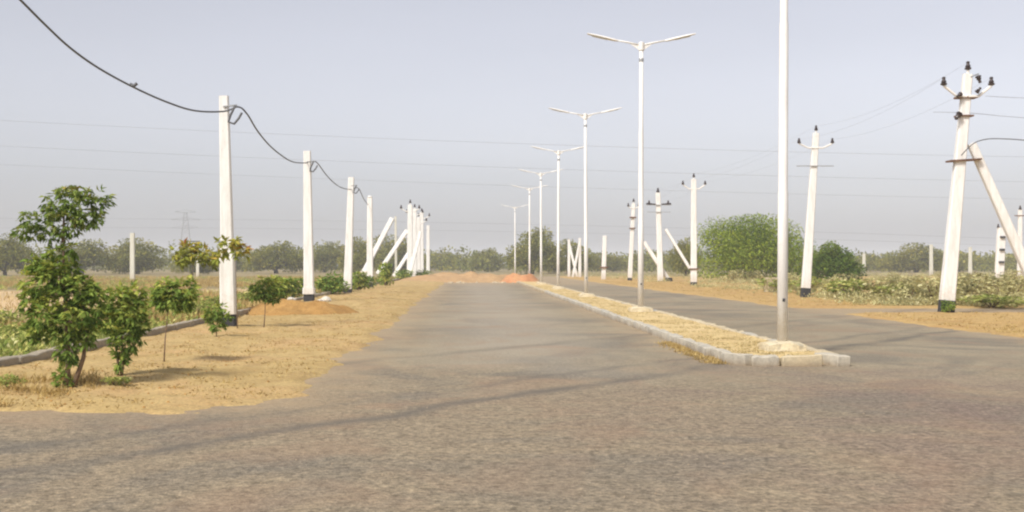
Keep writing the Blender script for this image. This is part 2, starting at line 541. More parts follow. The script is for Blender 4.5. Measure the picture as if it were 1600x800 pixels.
# ------------------------------------------------------------------ the setting
# ground, one sheet to the horizon
half = np.concatenate([[0], seq(2, 2600, 2.0, 1.12)])
xs = np.concatenate([-half[::-1][:-1], half])
ys = np.concatenate([[-2600, -800, -200, -60, -20], seq(-8, 2600, 2.0, 1.06)])
gm, gco = grid_mesh('ground', xs, ys, lambda X, Y: np.full_like(X, -0.04))
def sand_mask(x, y):
    e1 = 1 - np.sqrt(((x + 20) / 9.0) ** 2 + ((y - 45) / 22.0) ** 2)
    e2 = 1 - np.sqrt(((x + 14) / 5.0) ** 2 + ((y - 70) / 9.0) ** 2)
    out = np.maximum(np.maximum(e1, e2), np.minimum(np.minimum((-0.372 * y - x) / 2.0, (y - 26.5) / 3.0), (72 - y) / 6.0))
    for cx, cy, ax, ay in ((20, 46, 5, 3), (27, 52, 6, 3), (17, 60, 3, 7), (33, 63, 7, 5), (22, 78, 6, 7), (40, 90, 9, 8), (20, 110, 6, 10)):
        out = np.maximum(out, 1 - np.sqrt(((x - cx) / ax) ** 2 + ((y - cy) / ay) ** 2))
    return np.clip(out * 2.2, 0, 1)
at = gm.attributes.new('sand', 'FLOAT', 'POINT')
at.data.foreach_set('value', sand_mask(gco[:, 0], gco[:, 1]).astype(np.float32))
tag(link('ground', gm, GROUND), kind='structure')

# asphalt: the crossing in front, both carriageways, the side road on the right
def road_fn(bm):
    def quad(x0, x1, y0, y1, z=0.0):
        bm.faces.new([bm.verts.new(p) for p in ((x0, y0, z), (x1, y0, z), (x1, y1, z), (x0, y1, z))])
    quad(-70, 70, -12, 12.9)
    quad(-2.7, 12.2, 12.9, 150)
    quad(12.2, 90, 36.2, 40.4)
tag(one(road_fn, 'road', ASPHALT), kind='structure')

def smin(a, b, k):
    h = np.clip(0.5 + 0.5 * (b - a) / k, 0, 1)
    return b * (1 - h) + a * h - k * h * (1 - h)

def verge_left_z(X, Y):
    edge = -2.02 - 0.25 * np.clip((Y - 20) / 50, 0, 1) - X
    front = Y - (11.9 - 0.06 * (X + 3.4))
    d = smin(edge, front, 1.6)
    n1 = fbm(X, Y, 0.55, 4)
    n2 = fbm(X + 9, Y, 2.6, 3)
    d = d + n1 * 0.30 + n2 * 0.17
    z = np.where(d < 0, d * 0.25, 0.055 * (1 - np.exp(-d / 0.18)))
    z = z + np.clip(d, 0, 1) * (n2 * 0.035 + n1 * 0.04) 
    z = z + 0.09 * np.clip((Y - 30) / 14, 0, 1) * np.clip(d / 2, 0, 1)
    return np.maximum(z, -0.03)
xs = np.linspace(-6.72, -1.4, 84)
ys = seq(11.0, 100, 0.07, 1.013)
vm, vco = grid_mesh('verge', xs, ys, verge_left_z)
tag(link('verge', vm, VERGE), kind='structure')
def verge_h(x, y):
    return float(verge_left_z(np.array([[x]]), np.array([[y]]))[0, 0])
# verge west of the kerb line, in front of the field, on the side of the crossing
xs = np.linspace(-40, -6.7, 60)
vm2, _ = grid_mesh('verge', xs, np.linspace(11.2, 16, 30), lambda X, Y: np.maximum(np.where(Y - 12.1 < 0, (Y - 12.1) * 0.25, 0.06 * (1 - np.exp(-(Y - 12.1) / 0.2))) + 0.03 * fbm(X, Y, 0.8, 3), -0.03))
tag(link('verge', vm2, VERGE), kind='structure')

def verge_right_z(X, Y):
    edge = X - (11.35 - 0.45 * np.clip((Y - 45) / 50, 0, 1))
    n1 = fbm(X + 5, Y, 0.5, 4)
    n2 = fbm(X, Y + 3, 2.4, 3)
    far = smin(edge, Y - (40.2 + 0.03 * (X - 11)), 0.9)
    near = smin(edge, 36.4 - Y, 1.6)
    near = smin(near, Y - 12.6, 1.5)
    d = np.maximum(far, near) + n1 * 0.28 + n2 * 0.1
    z = np.where(d < 0, d * 0.25, 0.05 * (1 - np.exp(-d / 0.2)))
    z = z + np.clip(d, 0, 1) * (n2 * 0.02 + n1 * 0.03)
    return np.maximum(z, -0.03)
vr, _ = grid_mesh('verge', np.concatenate([np.linspace(10.4, 17, 60), np.linspace(17.4, 60, 40)]), seq(12, 150, 0.16, 1.012), verge_right_z)
tag(link('verge', vr, VERGE_R), kind='structure')

# median: raised soil bed with kerb stones round it
MX0, MX1, MY0, MY1 = 3.92, 5.72, 17.3, 142.0
def median_z(X, Y):
    n1 = fbm(X, Y, 0.9, 3); n2 = fbm(X + 4, Y, 4.0, 2)
    return np.where((Y < MY0 + 0.3) | ((X - MX0) * 1.6 + (Y - MY0) < 1.05) | ((MX1 - X) * 1.2 + (Y - MY0) < 0.62), -0.02, 0.105 + 0.025 * n1 + 0.012 * n2)
med, _ = grid_mesh('median', np.linspace(MX0 + 0.08, MX1 - 0.08, 40), np.concatenate([np.arange(MY0 + 0.11, MY0 + 1.0, 0.03), seq(MY0 + 1.0, MY1, 0.12, 1.012)]), median_z)
median = tag(link('median', med, MEDIAN), kind='structure')

def stone_mesh(L, W, H, seed):
    r = random.Random(seed)
    bm = bmesh.new()
    bmesh.ops.create_cube(bm, size=1.0)
    for v in bm.verts:
        v.co = Vector((v.co.x * W, v.co.y * L, (v.co.z + 0.5) * (H + 0.06) - 0.06))
        v.co += Vector((r.uniform(-.014, .014), r.uniform(-.015, .015), r.uniform(-.014, .014) if v.co.z > 0 else 0))
    long_e = [e for e in bm.edges if abs((e.verts[0].co - e.verts[1].co).y) > L * .6]
    bmesh.ops.subdivide_edges(bm, edges=long_e, cuts=4)
    for v in bm.verts:
        if v.co.z > 0:
            q = mnoise.noise_vector(v.co * 5 + Vector((seed * 3.1, seed, 0)))
            v.co += q * 0.014
            if r.random() < 0.22: v.co.z -= r.uniform(.008, .03)
    bmesh.ops.bevel(bm, geom=[e for e in bm.edges if len(e.link_faces) == 2 and e.calc_face_angle(0) > .6 and max(e.verts[0].co.z, e.verts[1].co.z) > 0], offset=0.014, segments=1, affect='EDGES')
    return bm_done(bm, 'kerb_stone')

stones = [stone_mesh(0.955, 0.16, 0.155, k) for k in range(8)]
stones_y = [s.copy() for s in stones]
for s in stones: s.materials.append(KERB_M)
for s in stones_y: s.materials.append(KERB_Y)
def put_stone(me, x, y, rz=0.0, sc=1.0, parent=None, z=0.0):
    o = link('kerb_stone', me, None, parent)
    o.location = (x, y, z)
    o.rotation_euler = (random.uniform(-.012, .012), random.uniform(-.03, .03), rz)
    o.scale = (1, sc, 1)
    return o
y = MY0 + 1.2
while y < 62:
    put_stone(random.choice(stones), MX0 + 0.08 + random.uniform(-.025, .025), y, random.uniform(-.025, .025), 1, median)
    put_stone(random.choice(stones_y if random.random() < 0.7 else stones), MX1 - 0.08 + random.uniform(-.015, .015), y - 0.15, random.uniform(-.02, .02), 1, median, -0.02)
    y += 1.0
def far_stones(bm):
    yy = y
    while yy < MY1:
        for x in (MX0 + 0.08, MX1 - 0.08):
            box(bm, (x + random.uniform(-.02, .02), yy, 0.06), (0.16, 0.97, 0.17), random.uniform(-.02, .02), 0.008)
        yy += 1.0
tag(one(far_stones, 'kerb_stones', KERB_Y, median), kind='stuff')
# the nose: a splayed corner stone, then three squared stones with gaps between
nose = [(4.085, 17.65, math.radians(21), 0.64, 0.17, KERB_M), (4.43, 17.38, math.radians(92), 0.41, 0.17, KERB_M),
        (4.965, 17.35, math.radians(90), 0.585, 0.2, KERB_Y), (5.50, 17.56, math.radians(15), 0.68, 0.22, KERB_M)]
for k, (x, yy, rz, L, W, m) in enumerate(nose):
    me = stone_mesh(L, W, 0.165, 40 + k)
    me.materials.append(m)
    put_stone(me, x, yy, rz, 1, median)

# field kerb on the left: long low edging of cast lengths
def kerb_bed(bm):
    box(bm, (-6.72, 61.0, -0.02), (0.2, 97, 0.1))
kerb = tag(one(kerb_bed, 'kerb', KERB), kind='structure')
lens_ = [stone_mesh(1.46, 0.17, 0.16, 60 + k) for k in range(4)]
for s in lens_: s.materials.append(KERB)
y = 13.2
while y < 75:
    zz = 0.02 + 0.08 * min(1, max(0, (y - 26) / 20))
    put_stone(random.choice(lens_), -6.72 + random.uniform(-.02, .02), y, random.uniform(-.012, .012), 1, kerb, zz)
    y += 1.5
def far_kerb(bm):
    yy = y
    while yy < 109:
        box(bm, (-6.72 + random.uniform(-.02, .02), yy, 0.16), (0.17, 1.46, 0.22), 0, 0.01)
        yy += 1.5
tag(one(far_kerb, 'kerb_stones', KERB, kerb), kind='stuff')

# heaps of soil
def heap(name, cx, cy, rx, ry, h, m, n=34, sc=1.4, base=-0.03):
    u = np.linspace(-1.25, 1.25, n)
    def zf(X, Y):
        d = ((X - cx) / rx) ** 2 + ((Y - cy) / ry) ** 2
        nn = fbm(X, Y, sc, 4)
        return base + h * np.exp(-d * d * 1.6) * (1 + 0.45 * nn) + 0.05 * nn * (d < 1.2) - 0.12 * np.clip(d - 0.9, 0, 3)
    me, _ = grid_mesh(name, cx + u * rx, cy + u * ry, zf)
    return link(name, me, m)
tag(heap('soil_heap', -5.25, 35.0, 1.75, 1.6, 0.36, HEAP, base=0.05), 'low heap of orange soil dumped on the left verge beside the second white pole', 'soil heap')
tag(heap('dirt_berm', -0.5, 104, 6.2, 4.5, 0.7, BERM, 50, 0.6), kind='structure')
tag(heap('red_soil_heap', 4.3, 99.5, 1.7, 1.7, 0.72, RED, 30, 1.0), 'heap of brick-red soil at the far end of the left carriageway', 'soil heap')

# rubble line at the end of the road, loose gravel on the asphalt and verge
def gravel(name, pts, smin_, smax_, m):
    N = len(pts)
    s = rng.uniform(smin_, smax_, N)[:, None]
    th = rng.uniform(0, 6.28, N)
    oc = np.array([(1, 0, 0), (0, 1, 0), (-1, 0, 0), (0, -1, 0), (0.45, 0.1, 0.8), (0.1, 0.45, 0.75), (-0.45, 0, 0.8), (0, -0.45, 0.7)], float)
    V = oc[None] * rng.uniform(0.6, 1.2, (N, 8, 3)) * s[:, None]
    c, sn = np.cos(th)[:, None], np.sin(th)[:, None]
    R = V.copy()
    R[..., 0] = V[..., 0] * c - V[..., 1] * sn
    R[..., 1] = V[..., 0] * sn + V[..., 1] * c
    co = (pts[:, None] + R).reshape(-1, 3)
    f = np.array([(0, 1, 5, 4), (1, 2, 6, 5), (2, 3, 7, 6), (3, 0, 4, 7), (4, 5, 6, 7)])
    q = (f[None] + (np.arange(N) * 8)[:, None, None]).reshape(-1, 4)
    return tag(link(name, mesh_np(name, co, q), m), kind='stuff')
pt = []
for _ in range(260):
    Y = 7 + 30 * random.random() ** 1.6
    pt.append((random.uniform(-0.45 * Y, 0.5 * Y), Y, 0.0))
pt = np.array([p for p in pt if verge_h(p[0], p[1]) < 0 and not (MX0 - .1 < p[0] < MX1 + .1 and p[1] > 17)])
gravel('gravel', pt, 0.005, 0.015, KERB)
pt = []
for _ in range(500):
    Y = 12 + 40 * random.random() ** 1.6
    x = random.uniform(-6.4, -2.2)
    h = verge_h(x, Y)
    if h > 0.01: pt.append((x, Y, h))
gravel('gravel', np.array(pt), 0.008, 0.026, HEAP)
pt = np.array([(random.uniform(-3.5, 4), 97.5 + random.gauss(0, .6), -0.03) for _ in range(45)])
gravel('rubble', pt, 0.08, 0.2, KERB_Y)

# ------------------------------------------------------------------ grass and weeds (uncountable)
def tufts(name, spots, blades, h, spread, m, leaf_w=0.012, lean=0.5, tint_sd=0.25):
    spots = np.asarray(spots, float)
    N = len(spots)
    B = np.repeat(spots, blades, axis=0)
    K = len(B)
    hh = h * np.repeat(rng.uniform(0.5, 1.35, N), blades) * rng.uniform(0.6, 1.2, K)
    off = rng.normal(size=(K, 2)) * spread * np.repeat(rng.uniform(0.5, 1.4, N), blades)[:, None]
    B[:, :2] += off
    d = np.concatenate([rng.normal(size=(K, 2)) * lean, np.ones((K, 1))], 1)
    t = np.clip(np.repeat(rng.normal(0.5, 0.2, N), blades) + rng.normal(0, tint_sd, K), 0, 1)
    co, q, tt = leaf_arrays(B, d, hh, np.full(K, leaf_w) * rng.uniform(0.6, 1.5, K), t)
    return tag(link(name, mesh_np(name, co, q, tt), m), kind='stuff')

def cover(name, spots, k, h, rad, m, size, aspect=0.5):
    """low leafy plants: leaves spread through a half dome at every spot"""
    spots = np.asarray(spots, float)
    N = len(spots)
    sc = np.repeat(rng.uniform(0.45, 1.4, N), k)
    d = unit(rng.normal(size=(N * k, 3)) + np.array([0, 0, 0.25]))
    d[:, 2] = np.abs(d[:, 2])
    q = rng.uniform(0.2, 1.0, N * k) ** 0.6
    B = np.repeat(spots, k, axis=0) + d * (q * sc)[:, None] * np.array([rad, rad, h])
    t = np.clip(np.repeat(rng.normal(0.5, 0.22, N), k) + rng.normal(0, 0.17, N * k), 0, 1)
    L = size * rng.uniform(0.5, 1.5, N * k)
    co, qq, tt = leaf_arrays(B, d + rng.normal(size=(N * k, 3)) * 0.6, L, L * aspect, t)
    return tag(link(name, mesh_np(name, co, qq, tt), m), kind='stuff')

sp = []
for _ in range(5200):
    Y = 11.5 + 60 * random.random() ** 1.7
    x = random.uniform(-6.6, -1.9)
    h = verge_h(x, Y)
    if h > 0.03 and mnoise.noise(Vector((x * .8, Y * .8, 3))) > -0.15:
        sp.append((x, Y, h - 0.01))
tufts('dry_grass', sp, 7, 0.045, 0.07, L_STRAW, 0.013, 1.5)
sp = []
for _ in range(420):
    x, Y = random.uniform(-6.5, -4.6), random.uniform(12.0, 14.6)
    if mnoise.noise(Vector((x * 1.5, Y * 1.5, 8))) > -0.05:
        sp.append((x, Y, max(0.0, verge_h(x, Y))))
tufts('dry_grass', sp, 12, 0.13, 0.06, L_STRAW, 0.010, 0.7)
sp = []
for _ in range(2200):
    Y = 17.7 + 60 * random.random() ** 1.7
    sp.append((random.uniform(MX0 + .2, MX1 - .2), Y, 0.10))
tufts('dry_grass', sp, 7, 0.035, 0.07, L_STRAW_P, 0.016, 1.6)
sp = [(MX0 - abs(random.gauss(0, .14)) - 0.02 , random.uniform(17.6, 22.5), 0.0) for _ in range(260)]
tufts('dry_grass', sp, 9, 0.06, 0.06, L_STRAW, 0.012, 1.0)
sp = []
for _ in range(2600):
    Y = 23 + 80 * random.random() ** 1.4
    x = random.uniform(11.6, 17)
    if not 35.6 < Y < 41:
        sp.append((x, Y, 0.03))
tufts('dry_grass', sp, 6, 0.08, 0.08, L_STRAW, 0.016, 0.9)

# field on the left: green weeds next to the kerb, tan grass behind
sp, sp2 = [], []
for _ in range(9000):
    Y = 15 + 130 * random.random() ** 1.7
    x = -6.95 - (0.45 * Y - 6) * random.random() if Y > 15 else -8
    if x < -0.48 * Y - 2: continue
    s = float(sand_mask(np.array([x]), np.array([Y]))[0])
    nn = mnoise.noise(Vector((x * .25, Y * .12, 1)))
    if s > 0.15 and random.random() < 0.93: continue
    (sp if nn + (0.22 if Y < 33 else -0.2) > 0.0 else sp2).append((x, Y, -0.04))
cover('field_weeds', sp, 34, 0.26, 0.24, L_WEED, 0.085)
tufts('field_grass', sp2, 14, 0.3, 0.25, L_STRAW, 0.03, 0.4)
# scrub field on the right
sp, sp2 = [], []
for _ in range(7000):
    Y = 41.5 + 170 * random.random() ** 1.6
    x = random.uniform(13.5, 0.5 * Y + 4) if 0.5 * Y + 4 > 13.5 else 14
    if x < 15.3 and random.random() < 0.7: continue
    nn = mnoise.noise(Vector((x * .2, Y * .1, 7)))
    if nn < 0.08 and random.random() < (.93 if nn < -.08 else .6): continue
    if float(sand_mask(np.array([x]), np.array([Y]))[0]) > .2 and random.random() < .9: continue
    (sp if nn > 0.02 else sp2).append((x, Y, -0.04))
cover('scrub_weeds', sp, 50, 0.40, 0.40, L_SCRUB, 0.085)
tufts('field_grass', sp2, 12, 0.22, 0.28, L_STRAW, 0.03, 0.5)

# ------------------------------------------------------------------ shrubs and trees
def clump_crown(name, m, clumps, n_leaf, size, aspect=0.5, droop=0.2, tint0=0.45, light=0.30):
    """clumps: (centre, radius3); leaves fill each clump, denser near its skin; every clump has its own tone"""
    arr = []
    tot = sum(r[0] * r[1] + r[0] * r[2] for _, r in clumps)
    for c, r in clumps:
        k = max(6, int(n_leaf * (r[0] * r[1] + r[0] * r[2]) / tot))
        d = unit(rng.normal(size=(k, 3)))
        rad = rng.uniform(0.35, 1.08, k) ** 0.6
        p = np.array(c) + d * rad[:, None] * np.array(r)
        dirn = d * 0.9 + rng.normal(size=(k, 3)) * 0.7 - np.array([0, 0, droop])
        t = np.clip(tint0 + rng.normal(0, 0.16) + rng.normal(0, light * 0.6, k), 0, 1)
        s = size * rng.uniform(0.6, 1.4, k)
        arr.append(leaf_arrays(p, dirn, s, s * aspect, t))
    co, q, t = join_arrays(arr)
    me = mesh_np(name, co, q, t)
    me.materials.append(m)
    return me

def tree_meshes(seed, H, W, trunk_h, m, n_leaf=2600, size=0.35, D=None, n_cl=26, flat=0.0, bark=BARK_F):
    """returns (trunk mesh, crown mesh); crown from many clumps over a broad dome"""
    r = random.Random(seed)
    D = D or W
    clumps, tips = [], []
    for k in range(n_cl):
        a = r.uniform(0, 2 * math.pi)
        q = math.sqrt(r.random())
        h = r.random()
        dome = math.sqrt(max(0.05, 1 - q * q * 0.9))
        x, y = math.cos(a) * q * W * 0.40, math.sin(a) * q * D * 0.40
        z = trunk_h + (H - trunk_h) * (0.08 + (0.80 * dome) * (h ** (0.6 if flat else 0.8)))
        rr = r.uniform(0.11, 0.21) * W
        clumps.append(((x, y, z), (rr, rr * D / W, rr * r.uniform(0.5, 0.8))))
        tips.append(Vector((x, y, z)))
    bm = bmesh.new()
    t0 = max(0.035, W * 0.03)
    top = Vector((r.uniform(-.1, .1) * W * .3, 0, trunk_h * 1.1 + 0.1 * H))
    tube(bm, [(0, 0, -0.1), (top.x * .4, 0.02, top.z * .5), top], [t0 * 1.3, t0, t0 * .8], 7)
    for t in r.sample(tips, min(9, len(tips))):
        tube(bm, [top - Vector((0, 0, .12 * H * r.random())), top.lerp(t, .55) + Vector((0, 0, -.03 * H)), t], [t0 * .55, t0 * .35, t0 * .12], 5)
    tm = bm_done(bm, 'trunk', True)
    tm.materials.append(bark)
    return tm, clump_crown('crown', m, clumps, n_leaf, size)

def plant_tree(ms, loc, label, sc=(1, 1, 1), rz=0.0, name='tree', cat='tree', group=None):
    t = empty(name, label, cat, loc, rz, group)
    t.scale = sc
    link('trunk', ms[0], None, t)
    link('crown', ms[1], None, t)
    return t

# far trees: (pixel x of middle, top row, pixel width, distance, proto, label)
big = tree_meshes(3, 6.9, 11.8, 0.5, L_TREE, 30000, 0.21, 8, 95, 0)
plant_tree(big, (GX(1172, 108), 108, 0), 'broad bright olive-green acacia, the biggest tree in the picture, behind the roadside poles', name='acacia_tree')
rnd = tree_meshes(5, 3.5, 4.6, 0.3, L_DARK, 9000, 0.19, 4, 40)
plant_tree(rnd, (GX(1300, 92), 92, 0), 'low round deep-green tree standing right of the second leaning pole', name='round_tree')
protos = [tree_meshes(20 + k, 6.0, 8.0, 0.5, L_FAR, 6000, 0.34, 7, 50) for k in range(5)]
FT = [  # px, top, width, dist, label, group
    (8, 358, 95, 170, 'grey-olive tree cut off by the left edge of the picture', None),
    (128, 370, 110, 190, 'hazy olive tree seen behind the topmost crown of the large sapling', None),
    (215, 370, 115, 200, 'broad olive tree standing behind the white post in the field', None),
    (300, 388, 70, 180, 'low dark tree behind the yellow-green sapling in the left field', None),
    (352, 384, 90, 260, 'hazy tree seen just behind the nearest white pole', None),
    (432, 371, 110, 210, 'wide olive tree between the first and second white poles', None),
    (508, 374, 80, 240, 'olive tree just right of the second white pole in the tree line', None),
    (560, 368, 70, 200, 'dark tree between the third and fourth white poles', None),
    (612, 362, 110, 230, 'tall dark olive tree behind the leaning struts on the left', None),
    (690, 388, 90, 320, 'hazy tree right of the pole cluster at the end of the road', None),
    (762, 383, 62, 260, 'small dark round tree straight ahead beyond the end of the road', None),
    (832, 350, 100, 200, 'tall dark tree behind the farthest street lamps', None),
    (888, 372, 90, 210, 'olive tree just left of the third street lamp', None),
    (945, 392, 90, 260, 'low hazy tree behind the short banded pole', None),
    (1015, 384, 85, 300, 'blue-grey hazy tree behind the dark-armed pole with a strut', None),
    (1072, 364, 60, 160, 'narrow dark tree at the left shoulder of the biggest acacia', None),
    (1352, 394, 75, 280, 'low grey hazy tree right of the round deep-green tree', None),
    (1432, 378, 115, 240, 'broad brownish olive tree left of the leaning pole with the tie strut', None),
    (1498, 388, 70, 270, 'hazy tree right behind the leaning pole with the tie strut', None),
    (1548, 398, 70, 320, 'low hazy tree behind the far column with dark bands', None),
    (1605, 392, 90, 300, 'hazy tree cut off by the right edge of the picture', None),
]
for k, (px, top, wd, Y, label, g) in enumerate(FT):
    H = EYE + (VY - top) / FPX * Y
    W = wd / FPX * Y
    plant_tree(protos[k % 5], (GX(px, Y), Y, -0.03), label, (W / 8.2, W / 8.2, H / 6.3), k * 1.3, 'tree', 'tree')
# far wood, one mass along the horizon
arr = []
for _ in range(1150):
    Y = random.uniform(250, 420)
    x = random.uniform(-0.62, 0.66) * Y
    hgt = random.uniform(2.8, 6.3) * (1.15 if x < 0 else 0.85)
    r_ = random.uniform(2.0, 4.5)
    k = 60
    d = unit(rng.normal(size=(k, 3)))
    p = np.array([x, Y, hgt * 0.5]) + d * np.array([r_, r_, hgt * 0.5]) * rng.uniform(.5, 1, (k, 1))
    p[:, 2] = np.maximum(p[:, 2], 0)
    s = 0.75 * rng.uniform(.6, 1.4, k)
    arr.append(leaf_arrays(p, d + rng.normal(size=(k, 3)) * .6, s, s * .6, np.clip(0.4 + rng.normal(0, .15) + rng.normal(0, .15, k), 0, 1)))
co, q, t = join_arrays(arr)
tag(link('far_wood', mesh_np('far_wood', co, q, t), L_FAR), kind='stuff')

# shrubs
def shrub_mesh(seed, m, n_leaf, size, n_cl=7, tint=0.45):
    r = random.Random(seed)
    cl = []
    for k in range(n_cl):
        a, q = r.uniform(0, 6.28), math.sqrt(r.random()) * 0.38
        rr = r.uniform(.16, .28)
        cl.append(((math.cos(a) * q, math.sin(a) * q, r.uniform(.2, .8)), (rr, rr, rr * r.uniform(.7, 1.1))))
    return clump_crown('foliage', m, cl, n_leaf, size, tint0=tint)
def stems_mesh(seed):
    r = random.Random(seed)
    bm = bmesh.new()
    for k in range(5):
        a = r.uniform(0, 6.28)
        tube(bm, [(0, 0, -.05), (math.cos(a) * .12, math.sin(a) * .12, .35), (math.cos(a) * .28, math.sin(a) * .28, .75)], [.02, .015, .006], 5)
    me = bm_done(bm, 'stem')
    me.materials.append(BARK)
    return me
STEMS = stems_mesh(1)
scrub_p = [shrub_mesh(80 + k, L_SCRUB, 620, 0.10, 8, 0.35 + 0.1 * k) for k in range(4)]
weed_p = [shrub_mesh(90 + k, L_WEED, 420, 0.13, 8, 0.35 + 0.08 * k) for k in range(3)]
green_p = [shrub_mesh(95 + k, L_SAP, 520, 0.15, 8, 0.4) for k in range(3)]
def shrub(me, x, Y, w, h, label, name='shrub', group=None, z=0.0, cat='shrub'):
    o = empty(name, label, cat, (x, Y, z), random.uniform(0, 6.28), group)
    o.scale = (w, w, h)
    link('stem', STEMS, None, o)
    link('foliage', me, None, o)
    return o
zones = [(1095, 1150, 'in front of the left half of the biggest acacia'), (1150, 1205, 'in front of the right half of the biggest acacia'), (1205, 1250, 'just left of the second leaning pole'),
         (1250, 1300, 'in front of the round deep-green tree'), (1300, 1350, 'left of the faint far post'), (1350, 1410, 'right of the faint far post'), (1410, 1455, 'left of the small pale far post'),
         (1455, 1490, 'behind the leaning strutted pole'), (1490, 1540, 'right of the leaning strutted pole'), (1540, 1580, 'in front of the thick column with dark bands'), (1580, 1650, 'by the right edge of the picture')]
depths = [(42.5, 52, 'near the road'), (52, 70, 'mid-field'), (70, 118, 'far back')]
n_ = 0
for pa, pb, where in zones:
    for ya, yb, how in depths:
        for hi, sz in ((0.5, 'low'), (1.0, 'tall')):
            Y = random.uniform(ya, yb)
            x = GX(random.uniform(pa, pb), Y)
            if x < 15.6: continue
            n_ += 1
            h = hi * random.uniform(0.85, 1.2)
            tone = ('dusky', 'greyish', 'pale', 'straw-tinged')[n_ % 4]
            shrub(scrub_p[n_ % 4], x, Y, h * random.uniform(1.2, 2.2), h, f'{sz} {tone} scrub bush, {how}, {where}', group='shrubs in the scrub field', z=-0.04)
for px, py, wpx, hpx, Y, lab in (
        (1262, 455, 50, 30, 60, 'grey-green shrub just behind the foot of the second leaning pole'),
        (1215, 452, 60, 26, 62, 'bright shrub row piece behind the nearest street lamp'),
        (1330, 468, 70, 34, 49, 'pale green shrub right of the second leaning pole'),
        (1400, 470, 66, 32, 48, 'pale green shrub between the two leaning poles'),
        (1550, 482, 90, 24, 40.6, 'low dark green shrub beside the dark side road at the right edge')):
    shrub(weed_p[px % 3], GX(px, Y), Y, wpx / FPX * Y, hpx / FPX * Y, lab, z=0.0)
for px, Y, wpx, hpx, lab in (
        (440, 47, 64, 40, 'dark green bush behind the kerb left of the second white pole'),
        (470, 52, 50, 34, 'green bush behind the second white pole'),
        (516, 55, 52, 34, 'green bush between the second and third white poles'),
        (538, 60, 44, 36, 'bushy sapling at the foot of the third white pole'),
        (560, 64, 36, 30, 'green bush between the third and fourth white poles'),
        (602, 76, 30, 38, 'upright green bush just right of the fourth white pole'),
        (576, 68, 24, 22, 'small dark bush at the foot of the fourth white pole'),
        (632, 108, 36, 16, 'low green bush at the foot of the pole cluster'),
        (664, 122, 26, 14, 'low bush at the right foot of the pole cluster')):
    x = GX(px, Y)
    shrub(green_p[px % 3], x, Y, wpx / FPX * Y, hpx / FPX * Y, lab, 'bush', z=0.12 if x > -6.6 else 0.0, cat='bush')
for k, (px, Y, wpx, hpx, wh) in enumerate(((30, 22, 70, 36, 'left of the large sapling, second from the edge'), (66, 24, 60, 30, 'close to the stem of the large sapling'), (8, 27, 60, 40, 'at the left edge of the picture'),
        (160, 30, 50, 30, 'between the first two saplings'), (210, 29, 60, 34, 'behind the dense knee-high sapling'), (250, 40, 60, 24, 'behind the slim round-crowned sapling'), (300, 33, 60, 30, 'at the foot of the yellow-green sapling'),
        (330, 38, 50, 26, 'behind the smallest seedling'), (385, 44, 44, 26, 'just right of the nearest white pole'))):
    shrub(weed_p[k % 3], GX(px, Y), Y, wpx / FPX * Y, hpx / FPX * Y, 'leafy green weed behind the left kerb ' + wh, 'weed', 'weeds behind the left kerb', -0.04, 'weed')
shrub(weed_p[1], GX(180, 13.9), 13.9, 0.34, 0.13, 'tiny grey-green weed on the straw verge in front of the second sapling', 'weed', z=0.05, cat='weed')
shrub(weed_p[2], GX(14, 13.5), 13.5, 0.36, 0.2, 'straw-coloured weed at the left edge of the picture by the crossing', 'weed', z=0.05, cat='weed')
shrub(green_p[1], GX(1484, 35.7), 35.7, 0.4, 0.42, 'little green plant at the foot of the leaning pole with the tie strut', 'weed', z=0.03, cat='weed')

